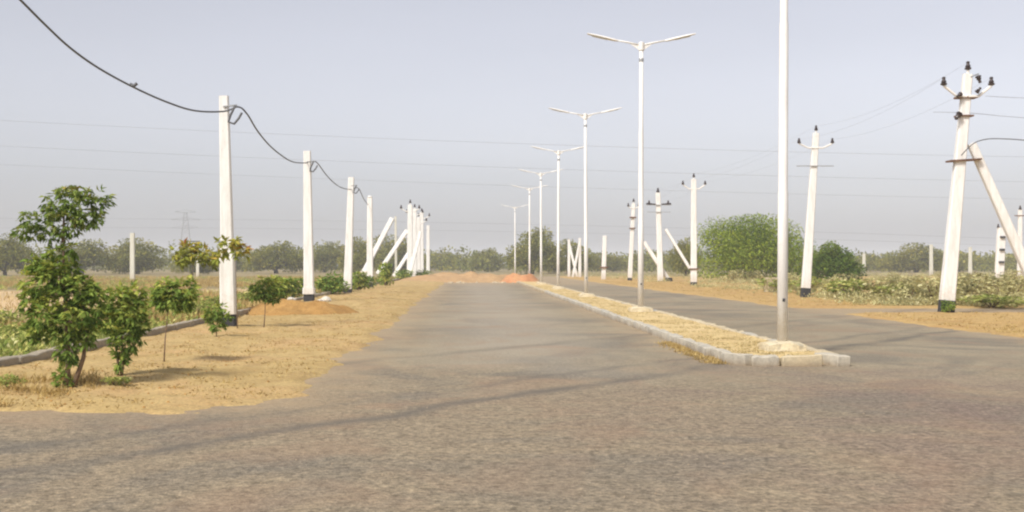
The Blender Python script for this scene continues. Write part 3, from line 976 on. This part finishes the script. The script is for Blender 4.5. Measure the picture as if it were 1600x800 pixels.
# saplings of the roadside row
def sapling(px, Y, stems, clumps, label, leaf=L_SAP, n=900, size=0.13, up=None, n_up=0, r0=0.025, z=None, name='sapling'):
    """stems: polylines in pixels at distance Y; clumps: (px, py, rpx x, rpx z) leaf tufts"""
    bx = GX(px, Y)
    z = verge_h(bx, Y) if z is None else z
    o = empty(name, label, 'sapling', (bx, Y, z))
    def loc(p, dy=0.0):
        v = P(p[0], p[1], Y)
        return Vector((v.x - bx, dy, v.z - z))
    def st(bm):
        for k, s in enumerate(stems):
            pts = [loc(p, (0.05 * k) * (i > 0)) for i, p in enumerate(s)]
            pts[0].z = -0.06
            tube(bm, pts, [r0 * (1.25 - 0.85 * i / (len(pts) - 1)) for i in range(len(pts))], 7)
        base = [loc(p) for p in stems[0]]
        for c in clumps:
            e = loc(c)
            b0 = min(base, key=lambda q: (q - e).length)
            if (b0 - e).length > 0.08:
                tube(bm, [b0, b0.lerp(e, .5) + Vector((0, 0, .03)), e], [r0 * .4, r0 * .28, r0 * .1], 5)
    trunk = one(st, 'trunk', BARK, o, True)
    def leaves(cl, n, m, nm):
        arr = []
        tot = sum(c[2] * c[3] for c in cl)
        for c in cl:
            rx, rz = c[2] / FPX * Y, c[3] / FPX * Y
            tw = max(3, int(n / 7 * c[2] * c[3] / tot))       # twigs, each with a fan of leaflets
            d = unit(rng.normal(size=(tw, 3)))
            rad = rng.uniform(.25, 1.0, (tw, 1)) ** .6
            cc = np.array(loc(c)) + d * rad * np.array([rx, rx * .9, rz])
            axis = unit(d * 1.0 + rng.normal(size=(tw, 3)) * .5 + np.array([0, 0, -.1]))
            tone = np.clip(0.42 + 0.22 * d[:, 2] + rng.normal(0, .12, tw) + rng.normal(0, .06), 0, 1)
            for j in range(7):
                f = (j - 3) / 3.0
                side = unit(np.cross(axis, rng.normal(size=(tw, 3)) * .3 + np.array([0, 0, 1.0])))
                dirn = axis * (1.1 - .6 * abs(f)) + side * f * 1.1 + np.array([0, 0, -.35])
                L = size * (0.85 if nm == 'crown' else 1.0) * rng.uniform(.5, 1.4, tw)
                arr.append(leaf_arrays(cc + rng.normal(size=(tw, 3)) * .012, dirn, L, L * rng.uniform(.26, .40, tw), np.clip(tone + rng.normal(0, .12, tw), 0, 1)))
        co, q, t = join_arrays(arr)
        me = mesh_np(nm, co, q, t)
        me.materials.append(m)
        link(nm, me, None, o)
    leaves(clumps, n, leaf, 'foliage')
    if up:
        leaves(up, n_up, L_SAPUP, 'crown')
    return o

sapling(106, 14.0,
        [[(106, 612), (106, 560), (104, 500), (100, 430), (99, 370), (100, 330)],
         [(112, 606), (128, 560), (134, 520), (128, 470)]],
        [(62, 440, 30, 28), (95, 430, 34, 30), (70, 490, 32, 32), (110, 500, 34, 34), (140, 480, 26, 34), (60, 520, 22, 14), (118, 455, 34, 26), (80, 418, 30, 12),
         (52, 412, 16, 12), (108, 545, 18, 26), (135, 520, 16, 22), (100, 590, 12, 20), (48, 470, 16, 20), (150, 455, 18, 18), (92, 396, 26, 8), (112, 388, 14, 8)],
        'large bushy sapling with a second light crown on a bare stem, nearest the left edge', n=5600, size=0.09,
        up=[(95, 318, 30, 24), (130, 322, 34, 26), (62, 345, 32, 20), (45, 362, 22, 14), (100, 350, 34, 20), (140, 345, 26, 18), (74, 366, 30, 10), (155, 312, 18, 16), (115, 300, 34, 11)], n_up=2500, r0=0.028)
sapling(190, 15.4, [[(190, 594), (192, 560), (190, 520), (192, 470)], [(184, 594), (182, 560), (178, 530)]],
        [(185, 470, 26, 24), (205, 490, 26, 30), (172, 505, 16, 24), (196, 530, 22, 26), (215, 515, 16, 22), (188, 560, 13, 18), (210, 462, 18, 16)],
        'dense knee-high bushy sapling just right of the large sapling', n=2700, size=0.09, r0=0.018)
sapling(256, 17.5, [[(256, 572), (258, 530), (262, 490), (268, 455)]],
        [(262, 455, 24, 18), (285, 452, 22, 18), (274, 470, 28, 16), (252, 465, 14, 16), (295, 468, 12, 12)],
        'slim sapling with a small round crown on a thin bare stem, third along the verge', n=1700, size=0.095, r0=0.010)
sapling(338, 23.6, [[(338, 532), (339, 505), (338, 485)]],
        [(336, 485, 15, 12), (346, 495, 13, 12), (328, 495, 11, 12), (338, 508, 12, 9)],
        'smallest bright green seedling in front of the nearest white pole', n=800, size=0.10, r0=0.010)
sapling(413, 27.0, [[(412, 517), (414, 490), (415, 460)]],
        [(412, 450, 20, 18), (430, 447, 18, 16), (402, 458, 12, 14), (424, 462, 20, 10)],
        'round dark sapling on a thin stem in front of the orange soil heap', n=1700, size=0.11, r0=0.013)
sapling(371, 26.2, [[(371, 514), (370, 470), (368, 420), (366, 385)]],
        [(352, 385, 14, 12), (372, 378, 10, 8), (374, 395, 12, 12), (346, 400, 9, 8)],
        'tall whip-like sapling with sparse leaves against the nearest white pole', leaf=L_YEL, n=300, size=0.16, r0=0.010)
sapling(298, 34.0, [[(298, 478), (300, 440), (302, 400)]],
        [(290, 392, 22, 14), (312, 398, 22, 13), (330, 408, 24, 8), (280, 405, 16, 10), (345, 402, 14, 9)],
        'yellow-green sapling with some rusty leaves standing in the left field', leaf=L_YEL, n=640, size=0.2, r0=0.016, z=-0.04)

# rocks by the second pole
def rock(x, Y, r, label, z):
    bm = bmesh.new()
    bmesh.ops.create_icosphere(bm, subdivisions=2, radius=r)
    for v in bm.verts:
        v.co *= 1 + 0.35 * mnoise.noise(v.co * (2.2 / r) * .5 + Vector((x, Y, 0)))
        v.co.z *= 0.7
    o = link('rock', bm_done(bm, 'rock'), ROCK)
    o.location = (x, Y, z + r * 0.35)
    tag(o, label, 'rock')
rock(GX(509, 43), 43, 0.21, 'larger whitish rock lying right of the black foot of the second white pole', 0.13)
rock(GX(500, 42.5), 42.5, 0.13, 'smaller whitish rock touching the larger one by the second white pole', 0.13)
rock(GX(455, 43), 43, 0.17, 'pale rock on the kerb left of the second white pole', 0.15)
# pale boundary block in the scrub
def blk(bm):
    vs = box(bm, (0, 0, 0.42), (0.72, 0.5, 0.9), 0.2, 0.03)
    bmesh.ops.bevel(bm, geom=bm.edges[:], offset=0.04, segments=2, affect='EDGES')
b = one(blk, 'concrete_block', KERB_Y)
b.location = (GX(1206, 62), 62, -0.03)
tag(b, 'square pale concrete block at the edge of the scrub behind the nearest street lamp', 'block')

# ------------------------------------------------------------------ street lamps along the median
def lamp_parts():
    H = 8.2 - 0.12
    parts = []
    def mk(nm, fn, m, smooth=False):
        bm = bmesh.new(); fn(bm)
        me = bm_done(bm, nm, smooth); me.materials.append(m)
        parts.append((nm, me, None)); return len(parts) - 1
    def pole(bm):
        lathe(bm, [(0.088, 0.12), (0.085, 2.6), (0.078, 2.62), (0.074, 5.4), (0.066, 5.43), (0.06, H - 0.12)], seg=14)
    mk('pole', pole, LAMP, True)
    def foot(bm):
        vs = box(bm, (0, 0, 0.03), (0.66, 0.60, 0.24), 0.06, 0.03)
        bmesh.ops.subdivide_edges(bm, edges=bm.edges[:], cuts=5, use_grid_fill=True)
        for v in bm.verts:
            q = mnoise.noise_vector(v.co * 4.5 + Vector((3, 1, 2)))
            v.co += q * 0.035
            if v.co.z > 0.1: v.co.z -= 0.05 * (abs(v.co.x) / .33) ** 2 + 0.05 * (abs(v.co.y) / .3) ** 2
    mk('footing', foot, FOOT)
    def door(bm):
        box(bm, (0.0, -0.089, 0.82), (0.04, 0.014, 0.05))
    mk('inspection_hole', door, BLACK)
    def band(bm):
        lathe(bm, [(0.068, H - 0.52), (0.072, H - 0.50), (0.072, H - 0.44), (0.068, H - 0.42)], seg=14)
    mk('collar', band, STEEL)
    def hub(bm):
        lathe(bm, [(0.066, H - 0.2), (0.085, H - 0.17), (0.085, H + 0.06), (0.05, H + 0.08)], seg=14)
        for s in (-1, 1):     # gusset under each arm
            v = [bm.verts.new((s * x, y, z)) for y in (-.01, .01) for x, z in ((.08, H - .16), (.34, H + .02), (.08, H + .0))]
            bm.faces.new(v[:3]); bm.faces.new(v[3:][::-1])
            for a, b_ in ((0, 1), (1, 2), (2, 0)):
                bm.faces.new((v[a], v[b_], v[3 + b_], v[3 + a]))
    mk('hub', hub, LAMP)
    for s in (-1, 1):
        def arm(bm):
            tube(bm, [(s * 0.06, 0, H - .01), (s * 0.4, 0, H + .065), (s * 0.86, 0, H + .15)], [.032, .028, .024], 8)
        mk('arm', arm, LAMP, True)
        def head(bm):
            rings = []
            for x, w_, t in ((0.72, .05, .045), (0.82, .10, .055), (1.05, .14, .055), (1.45, .13, .045), (1.64, .08, .022)):
                zc = H + .12 + (x - .72) * .23
                rings.append([Vector((s * x, a * w_, zc + c * t)) for a, c in ((-1, -.4), (-.6, -.6), (.6, -.6), (1, -.4), (.8, .3), (.3, .6), (-.3, .6), (-.8, .3))])
            loft(bm, rings)
        hi = mk('luminaire', head, LAMP)
        def lens(bm):
            vs = box(bm, (0, 0, 0), (.46, .17, .016))
            M = Matrix.Translation((s * 1.26, 0, H + .12 + .54 * .23 - .036)) @ Matrix.Rotation(-s * math.atan(.23), 4, 'Y')
            for v in vs: v.co = M @ v.co
        k = mk('lens', lens, LENS)
        parts[k] = ('lens', parts[k][1], hi)
    return parts
LP = lamp_parts()
lampY = [19.1, 34.9, 51.4, 68, 84.3, 101, 134]
which = ['nearest street lamp at the blunt median end, its head out of view', 'second street lamp, its whole two-armed head clear against the sky',
         'third street lamp along the median', 'fourth street lamp along the median', 'fifth street lamp along the median', 'sixth street lamp along the median', 'farthest street lamp on the median, the palest and smallest']
for k, Y in enumerate(lampY):
    o = empty('street_lamp', 'white two-armed ' + which[k], 'street lamp', (5.14 if k else 5.16, Y, 0.12), random.uniform(-.03, .03), 'street lamps along the median')
    o.rotation_euler = (random.uniform(-.004, .004), random.uniform(-.006, .006), random.uniform(-.05, .05))
    made = []
    for nm, me, pi in LP:
        made.append(link(nm, me, None, made[pi] if pi is not None else o))

# ------------------------------------------------------------------ electric poles
def pin_insulator(bm, base, up=Vector((0, 0, 1)), s=1.0):
    q = up.to_track_quat('Z', 'Y').to_matrix()
    lathe(bm, [(.03 * s, 0), (.075 * s, .02 * s), (.085 * s, .05 * s), (.05 * s, .075 * s), (.07 * s, .095 * s), (.045 * s, .135 * s), (.035 * s, .17 * s), (.05 * s, .19 * s), (.03 * s, .22 * s)], base, 10, q)

def concrete_pole(px0, py0, px1, py1, Y, w0, w1, label, band=0.35, group=None, mat_=None, z0=None, black=True, name='electric_pole'):
    """tapered rectangular pole from its foot to its top, both given in the picture at distance Y"""
    a = P(px0, py0, Y); b_ = P(px1, py1, Y)
    z0 = a.z if z0 is None else z0
    o = empty(name, label, 'electric pole', (a.x, Y, z0), 0, group)
    top = b_ - Vector((a.x, Y, z0))
    foot = Vector((0, 0, 0)); u = (top - foot)
    t = band / u.length if black else 0
    wt = w0 + (w1 - w0) * t
    m = mat_ or POLE
    one(lambda bm: beam(bm, foot + u * t if black else foot - u * .02, top, wt, wt * .62, w1, w1 * .7), 'shaft', m, o)
    if black:
        one(lambda bm: beam(bm, foot - u * 0.03, foot + u * (t - .0004), w0 * 1.012, w0 * .63, wt * 1.012, wt * .63), 'base_band', BLACK, o)
    return o, foot, top, u

def v_arm(o, top, u, frac, half_w, rise, s=1.0, depth=0.10):
    """V cross-arm on the pole with an insulator on each tip and one on the pole top"""
    c = top - u * frac
    y = -depth
    for sg in (-1, 1):
        one(lambda bm: (tube(bm, [c + Vector((sg * .02, y, 0)), c + Vector((sg * half_w * .45, y, 0.0)), c + Vector((sg * half_w, y, rise))], .035 * s, 6)), 'cross_arm', LAMP, o)
        one(lambda bm: pin_insulator(bm, c + Vector((sg * half_w, y, rise)), s=s), 'insulator', INSUL, o)
    one(lambda bm: tube(bm, [top - Vector((0, .02, .25 * s)), top + Vector((0, -.02, .12 * s))], .035 * s, 6), 'top_pin', LAMP, o)
    one(lambda bm: pin_insulator(bm, top + Vector((0, -.02, .1 * s)), s=s), 'insulator', INSUL, o)

# right-hand line
R1, f1, t1, u1 = concrete_pole(1478, 490, 1512, 116, 36.0, .46, .27, 'white leaning pole with a tie strut and a V-shaped arm, nearest on the right', .42)
s1 = t1 - u1 * .095
v_arm(R1, t1, u1, .095, .74, .33, 1.25, .14)
one(lambda bm: tube(bm, [t1 + Vector((0.05, -.1, -.1)), t1 + Vector((.3, -.1, .0))], .02, 6), 'pin', STEEL, R1)
one(lambda bm: pin_insulator(bm, t1 + Vector((.27, -.1, -.05)), Vector((.3, 0, -.9)).normalized(), 1.15), 'insulator', INSUL, R1)
def clamp(o, c, w_, d_, h_=0.06, m=RUST, tilt=0.0):
    def f(bm):
        vs = box(bm, (0, 0, 0), (w_, d_, h_))
        M = Matrix.Translation(c) @ Matrix.Rotation(tilt, 4, 'Y')
        for v in vs: v.co = M @ v.co
    return one(f, 'clamp', m, o)
clamp(R1, t1 - u1 * .098, .62, .32, .06)
clamp(R1, t1 - u1 * .175, .5, .33, .05)
clamp(R1, t1 - u1 * .36 + Vector((.12, 0, 0)), 0.98, .40, .055, RUST, -.06)
for dx, dz, ax in ((-.22, .04, Vector((-.8, -.3, -.5))), (.24, .06, Vector((.5, -.3, .7)))):
    one(lambda bm: pin_insulator(bm, t1 - u1 * .09 + Vector((dx, -.2, dz)), ax.normalized(), .95), 'insulator', INSUL, R1)
one(lambda bm: pin_insulator(bm, t1 - u1 * .165 + Vector((-.2, -.2, 0)), Vector((-.6, -.2, -.7)).normalized(), 1.25), 'insulator', INSUL, R1)
ls = P(1519, 224, 36.0) - Vector(R1.location)
le = P(1636, 492, 36.2) - Vector(R1.location)
one(lambda bm: beam(bm, ls + Vector((0, .05, 0)), le, .25, .2, .32, .26), 'strut', POLE, R1)

R2, f2, t2, u2 = concrete_pole(1258, 467, 1275, 208, 52.6, .42, .27, 'white pole leaning slightly right with three insulators, second along the right road', .5)
v_arm(R2, t2, u2, .09, .76, .2, 1.1)
one(lambda bm: box(bm, t2 - u2 * .2 + Vector((0.02, -.14, 0)), (1.7, .04, .04)), 'cross_bar', STEEL, R2)
R3, f3, t3, u3 = concrete_pole(1084, 449, 1084, 280, 83, .45, .36, 'upright white pole with a V arm just left of the biggest acacia', .38)
v_arm(R3, t3, u3, .09, .8, .3, 1.3)
clamp(R3, f3 + u3 * .17, .62, .4, .1, RUST)
one(lambda bm: beam(bm, P(1040, 358, 83.5) - Vector(R3.location) , P(1078, 420, 83.3) - Vector(R3.location), .2, .2), 'strut', POLE, R3)
R4, f4, t4, u4 = concrete_pole(1032, 440, 1028, 301, 103, .52, .40, 'white pole with flat dark cross-arms and crossing struts, left of the upright V-arm pole', .3, black=False)
one(lambda bm: box(bm, t4 - u4 * .14 + Vector((0, -.2, 0)), (2.3, .08, .06)), 'cross_bar', STEEL, R4)
for dx in (-.85, .85):
    one(lambda bm: pin_insulator(bm, t4 - u4 * .14 + Vector((dx, -.2, .03)), s=1.7), 'insulator', INSUL, R4)
    one(lambda bm: tube(bm, [t4 - u4 * .14 + Vector((dx * .3, -.2, .05)), t4 - u4 * .14 + Vector((dx * 1.3, -.2, .12))], .07, 6), 'cross_arm', INSUL, R4)
one(lambda bm: pin_insulator(bm, t4, s=1.9), 'insulator', INSUL, R4)
one(lambda bm: box(bm, t4 - u4 * .22 + Vector((0, -.2, 0)), (2.1, .05, .05)), 'cross_bar', STEEL, R4)
one(lambda bm: beam(bm, P(1006, 378, 103.5) - Vector(R4.location), P(1044, 436, 103.4) - Vector(R4.location), .34, .3), 'strut', POLE, R4)
one(lambda bm: box(bm, P(1045, 437, 103.3) - Vector(R4.location), (.5, .4, .4), .3, .04), 'footing', BLACK, R4)
R5, f5, t5, u5 = concrete_pole(984, 439, 990, 318, 110, .42, .34, 'slender white pole with dark insulators at its top, left of the crossing struts', .3, black=True)
v_arm(R5, t5, u5, .06, .5, .15, 1.5)
clamp(R5, t5 - u5 * .18, .6, .5, .12, RUST)
clamp(R5, t5 - u5 * .32, .55, .5, .10, RUST)
R6, f6, t6, u6 = concrete_pole(943, 434, 945, 368, 118, .46, .40, 'short white pole with one dark band, right of the third street lamp', .2, black=False, z0=0)
clamp(R6, f6 + u6 * .28, .8, .6, .14, RUST)
for px0, px1, top, Y, lab in ((906, 906, 372, 140, 'thin far white pole just left of the third street lamp'), (889, 889, 374, 146, 'thin far white pole with a slanting strut between street lamps')):
    o, f, t, u = concrete_pole(px0, 431, px1, top, Y, .36, .3, lab, .2, black=False, z0=0)
    one(lambda bm: beam(bm, f + u * .9, f + Vector((1.0 if px0 == 889 else -.9, -.3, 0)), .28, .25), 'strut', POLE, o)
# far structure on the right
o, f, t, u = concrete_pole(1561, 432, 1565, 356, 120, .85, .78, 'thick pale column with dark bands near the right edge', .3, black=False, z0=-.03, mat_=POLE)
for fr in (.18, .42, .66):
    clamp(o, t - u * fr + Vector((0, -.3, 0)), .5, .3, .22, BLACK)
for sg in (-1, 1):
    one(lambda bm: pin_insulator(bm, t + Vector((sg * .4, -.1, 0)), s=1.8), 'insulator', INSUL, o)
o, f, t, u = concrete_pole(1593, 437, 1594, 328, 105, .42, .34, 'thin white pole at the right edge behind the tie strut', .3, black=False, z0=-.03)
one(lambda bm: pin_insulator(bm, t, s=1.8), 'insulator', INSUL, o)
clamp(o, t - u * .08, .9, .3, .08, RUST)
for px, top, Y, lab in ((1516, 386, 170, 'small pale far post right of the leaning pole with the tie strut'), (1455, 382, 165, 'small pale far post left of the leaning pole with the tie strut'), (1350, 396, 190, 'faint far post in front of the low grey hazy tree')):
    concrete_pole(px, 428, px, top, Y, .52, .42, lab, .2, black=False, z0=-.03, mat_=POLE_OLD, name='concrete_post')

# left-hand line with the black service cable
A, fa, ta, ua = concrete_pole(358, 515, 350, 150, 27.1, .34, .21, 'nearest white pole of the left row, thick cable tied to its top', .36)
one(lambda bm: beam(bm, fa + ua * .066, fa + ua * .31, .37, .26, .352, .25), 'painted_collar', POLE, A)
B, fb, tb, ub = concrete_pole(483, 470.5, 480, 236, 44, .40, .27, 'second white pole of the left row, beside the orange soil heap', .26)
one(lambda bm: beam(bm, fb + ub * .047, fb + ub * .09, .47, .34, .45, .33), 'painted_collar', POLE, B)
Cc, fc, tc, uc = concrete_pole(543, 457, 549, 277, 56.6, .42, .28, 'third white pole of the left row, leaning a little right', .25, z0=.1)
D, fd, td, ud = concrete_pole(578, 446, 578, 309, 71, .42, .30, 'fourth white pole of the left row, just left of the slanting struts', .22, z0=.1)
one(lambda bm: lathe(bm, [(.12, 0), (.16, .05), (.1, .12)], td, 10), 'cap', POLE, D)
# cluster at the turn of the line
E, fe, te, ue = concrete_pole(640, 436, 641, 320, 121, .60, .48, 'stoutest white pole of the far left cluster with three insulators on top', .25, z0=0.0)
v_arm(E, te, ue, .09, .95, .3, 1.7)
for a_, b_, w_ in (((636, 360), (590, 428), .42), ((638, 396), (615, 432), .36), ((657, 362), (640, 430), .34)):
    one(lambda bm: beam(bm, P(*a_, 121.3) - Vector(E.location), P(*b_, 120.5) - Vector(E.location), w_, w_ * .8), 'strut', POLE, E)
F, ff, tf, uf = concrete_pole(619, 435, 618, 338, 124, .26, .22, 'thin grey pole with a long slanting strut at the left of the far cluster', .2, z0=0.0, black=False, mat_=POLE_OLD)
one(lambda bm: beam(bm, P(613, 341, 124) - Vector(F.location), P(568, 426, 123) - Vector(F.location), .5, .4), 'strut', POLE, F)
one(lambda bm: box(bm, P(568, 428, 123) - Vector(F.location), (.8, .5, .5), .1, .05), 'footing', FOOT, F)
for px, top, base, w_, Y, lab in ((654, 340, 430, .5, 134, 'shorter white pole in the middle of the tight far cluster, behind the others'), (648, 326, 431, .5, 130, 'white pole second from the left in the tight far cluster'), (659, 332, 430, .5, 138, 'white pole third from the left in the tight far cluster'), (669, 352, 428, .46, 146, 'rightmost white pole of the tight far cluster')):
    o, f, t, u = concrete_pole(px, base, px, top, Y, w_, w_ * .85, lab, .2, z0=0.0, black=False)
    if px < 669: v_arm(o, t, u, .09, .9, .25, 1.6)
# plain posts in the left field
concrete_pole(207, 437, 207, 364, 112, .46, .42, 'lone square whitish post standing in the left field', .2, black=False, z0=-.03, mat_=POLE_OLD, name='concrete_post')
o, f, t, u = concrete_pole(309, 425, 309, 376, 150, .4, .32, 'far grey post with a dark crossbar in the left field', .2, black=False, z0=-.03, mat_=POLE_OLD, name='concrete_post')
one(lambda bm: box(bm, t + Vector((-.4, -.2, -.1)), (1.5, .14, .16)), 'cross_bar', CABLE, o)

# brackets with a loop of cable at each pole of the left row
def bracket(o, c, s=1.0):
    one(lambda bm: tube(bm, [c + Vector((0, -.1, .08)), c + Vector((.30 * s, -.1, .10 * s))], .02, 6), 'bracket', STEEL, o)
    one(lambda bm: tube(bm, [c + Vector((.26 * s, -.1, .10 * s)), c + Vector((.16 * s, -.12, -.12 * s)), c + Vector((.12 * s, -.12, -.26 * s)), c + Vector((.24 * s, -.12, -.30 * s)), c + Vector((.34 * s, -.12, -.18 * s)), c + Vector((.40 * s, -.1, -.06 * s))], .028, 8), 'cable_loop', CABLE, o)
bracket(A, ta - Vector((0, 0, .34)), 1.1)
bracket(B, tb - Vector((0, 0, .5)), 1.0)
bracket(Cc, tc - Vector((0, 0, .5)), 1.0)

def sag(a, b_, drop, n=22):
    return [a.lerp(b_, i / n) - Vector((0, 0, drop * 4 * (i / n) * (1 - i / n))) for i in range(n + 1)]
def cable_path():
    W = lambda o, v: Vector(o.location) + v
    p = [P(-24, -55, 17.5), P(32, 0, 18.8), P(70, 38, 19.8), P(110, 75, 20.8), P(155, 107, 21.9), P(210, 137, 23.2), P(262, 160, 24.6), P(305, 173, 25.8), P(350, 174, 26.9), P(372, 167, 27.0)]
    p += [P(386, 178, 27.4), P(402, 204, 29.5), P(420, 226, 32.2), P(440, 243, 35.6), P(458, 253, 39.4), P(478, 254.5, 43.7), P(490, 252, 43.9)]
    p += [P(497, 256, 44.5), P(508, 271, 47), P(520, 284, 50), P(533, 293, 53.4), P(548, 296, 56.4), P(556, 293, 56.5)]
    p += [P(562, 297, 58), P(568, 310, 63), P(575, 320, 70.8)]
    return p
def smooth_path(p, n=5):
    out = []
    for i in range(len(p) - 1):
        a, b_, c, d = p[max(i - 1, 0)], p[i], p[i + 1], p[min(i + 2, len(p) - 1)]
        for k in range(n):
            t = k / n
            out.append(0.5 * ((2 * b_) + (c - a) * t + (2 * a - 5 * b_ + 4 * c - d) * t * t + (3 * b_ - a - 3 * c + d) * t ** 3))
    out.append(p[-1])
    return out
tag(one(lambda bm: tube(bm, smooth_path(cable_path()), .0205, 7), 'overhead_cable', CABLE, smooth=True),
    'thick dark cable sagging from pole to pole along the left row', 'cable')
kx = P(207, 134, 23.15)
def knot(bm):
    tube(bm, [kx + Vector((-.05, 0, .03)), kx + Vector((.03, 0, .0)), kx + Vector((.09, 0, .05))], .035, 7)
tag(one(knot, 'cable_tie', CABLE), 'small dark tie on the thick cable left of the nearest pole', 'cable tie')

# service wire leaving the leaning pole on the right
p = [P(1502, 243, 35.7), P(1512, 232, 35.6), P(1525, 222, 35.5), P(1545, 217, 35.4), P(1570, 217, 35.2), P(1600, 219, 35), P(1660, 226, 34.5), P(1760, 232, 34)]
tag(one(lambda bm: tube(bm, smooth_path(p), .016, 6), 'service_wire', CABLE, smooth=True), 'dark service wire arching off to the right from the leaning pole', 'wire')
for pts, lab in (([(1540, 150), (1600, 153), (1800, 160)], 'upper faint wire running right from the leaning pole'), ([(1458, 175), (1520, 177), (1600, 184), (1800, 196)], 'lower faint wire passing the leaning pole below its arm')):
    q_ = [P(a_, b_, 36.3) for a_, b_ in pts]
    tag(one(lambda bm: tube(bm, smooth_path(q_), .008, 5), 'wire', WIRE, smooth=True), lab, 'wire')
# conductors along the right-hand line
def tips(o, t, u, half_w, rise, s, depth=.1):
    c = Vector(o.location) + t - u * .093
    return [c + Vector((-half_w, -depth, rise + .19 * s)), c + Vector((half_w, -depth, rise + .19 * s)), Vector(o.location) + t + Vector((0, -.02, .29 * s))]
T = [tips(R1, t1, u1, .74, .33, 1.25, .14), tips(R2, t2, u2, .76, .2, 1.1), tips(R3, t3, u3, .8, .3, 1.3)]
T4 = [Vector(R4.location) + t4 + Vector((-.85, -.2, -.6)), Vector(R4.location) + t4 + Vector((.85, -.2, -.6)), Vector(R4.location) + t4 + Vector((0, 0, .4))]
T.append(T4)
for k, lab in enumerate(('left', 'right', 'topmost')):
    pts = []
    for a_, b_ in zip(T, T[1:]):
        pts += sag(a_[k], b_[k], .35, 12)[:-1]
    pts.append(T[-1][k])
    tag(one(lambda bm: tube(bm, pts, .003, 5), 'wire', WIRE), lab + ' bare wire on the insulators of the right row of poles', 'wire')
# high-voltage wires crossing far beyond
for (y0, y1, y2), Yd, r_, lab in (((188, 224, 245), 150, .019, 'topmost faint wire crossing the whole sky from left to right'), ((228, 262, 284), 152, .019, 'second faint wire from the top crossing the whole sky'),
        ((257, 290, 311), 154, .017, 'third faint wire from the top crossing the whole sky'), ((341, 350, 374), 210, .022, 'upper of the two lowest faint wires just above the trees'), ((356, 362, 385), 212, .02, 'lower of the two lowest faint wires just above the trees')):
    pts = []
    for k in range(41):
        px = -260 + k * 53
        t = px / 800.0
        yy = y0 * (t - 1) * (t - 2) / 2 - y1 * t * (t - 2) + y2 * t * (t - 1) / 2
        pts.append(P(px, yy, Yd))
    tag(one(lambda bm: tube(bm, pts, r_, 5), 'wire', WIRE), lab, 'wire')

# lattice pylon far off
def pylon():
    Y = 620.0
    o = empty('pylon', 'ghostly lattice pylon far off above the trees left of the nearest pole', 'pylon', (GX(290, Y), Y, 0), .2)
    H = EYE + (VY - 328) / FPX * Y
    def wd(z): return 3.4 * (1 - z / H) + .55
    def legs(bm):
        for sx in (-1, 1):
            for sy in (-1, 1):
                tube(bm, [(sx * wd(0), sy * wd(0), 0), (sx * wd(H * .96), sy * wd(H * .96), H * .96)], .14, 4)
    one(legs, 'leg_frame', STEEL, o)
    def br(bm):
        zs = [H * f for f in (0, .16, .31, .45, .57, .67, .76, .84, .9, .96)]
        for z0, z1 in zip(zs, zs[1:]):
            for sy in (-1, 1):
                for sg in (-1, 1):
                    tube(bm, [(sg * wd(z0), sy * wd(z0), z0), (-sg * wd(z1), sy * wd(z1), z1)], .08, 4)
                    tube(bm, [(sy * wd(z0), sg * wd(z0), z0), (sy * wd(z1), -sg * wd(z1), z1)], .08, 4)
    one(br, 'bracing', STEEL, o)
    for f, hw in ((.68, 6.5), (.82, 7.5), (.95, 5.5)):
        def arm(bm):
            for sg in (-1, 1):
                tube(bm, [(0, 0, H * f), (sg * hw, 0, H * f + .4)], .12, 4)
                tube(bm, [(0, 0, H * f + 1.6), (sg * hw, 0, H * f + .5)], .1, 4)
        one(arm, 'cross_arm', STEEL, o)
pylon()

# ------------------------------------------------------------------ haze
def hz(bm):
    box(bm, (0, 0, 16.0), (5600, 5600, 35.0))
hm = bpy.data.materials.new('haze_air')
hm.use_nodes = True
hn, hl = hm.node_tree.nodes, hm.node_tree.links
hn.clear()
ho = hn.new('ShaderNodeOutputMaterial')
hv = hn.new('ShaderNodeVolumePrincipled')
hv.inputs['Color'].default_value = (0.87, 0.915, 1.0, 1)
hv.inputs['Density'].default_value = 0.0007
hv.inputs['Anisotropy'].default_value = 0.0
hl.new(hv.outputs[0], ho.inputs['Volume'])
tag(one(hz, 'haze', hm), kind='stuff')
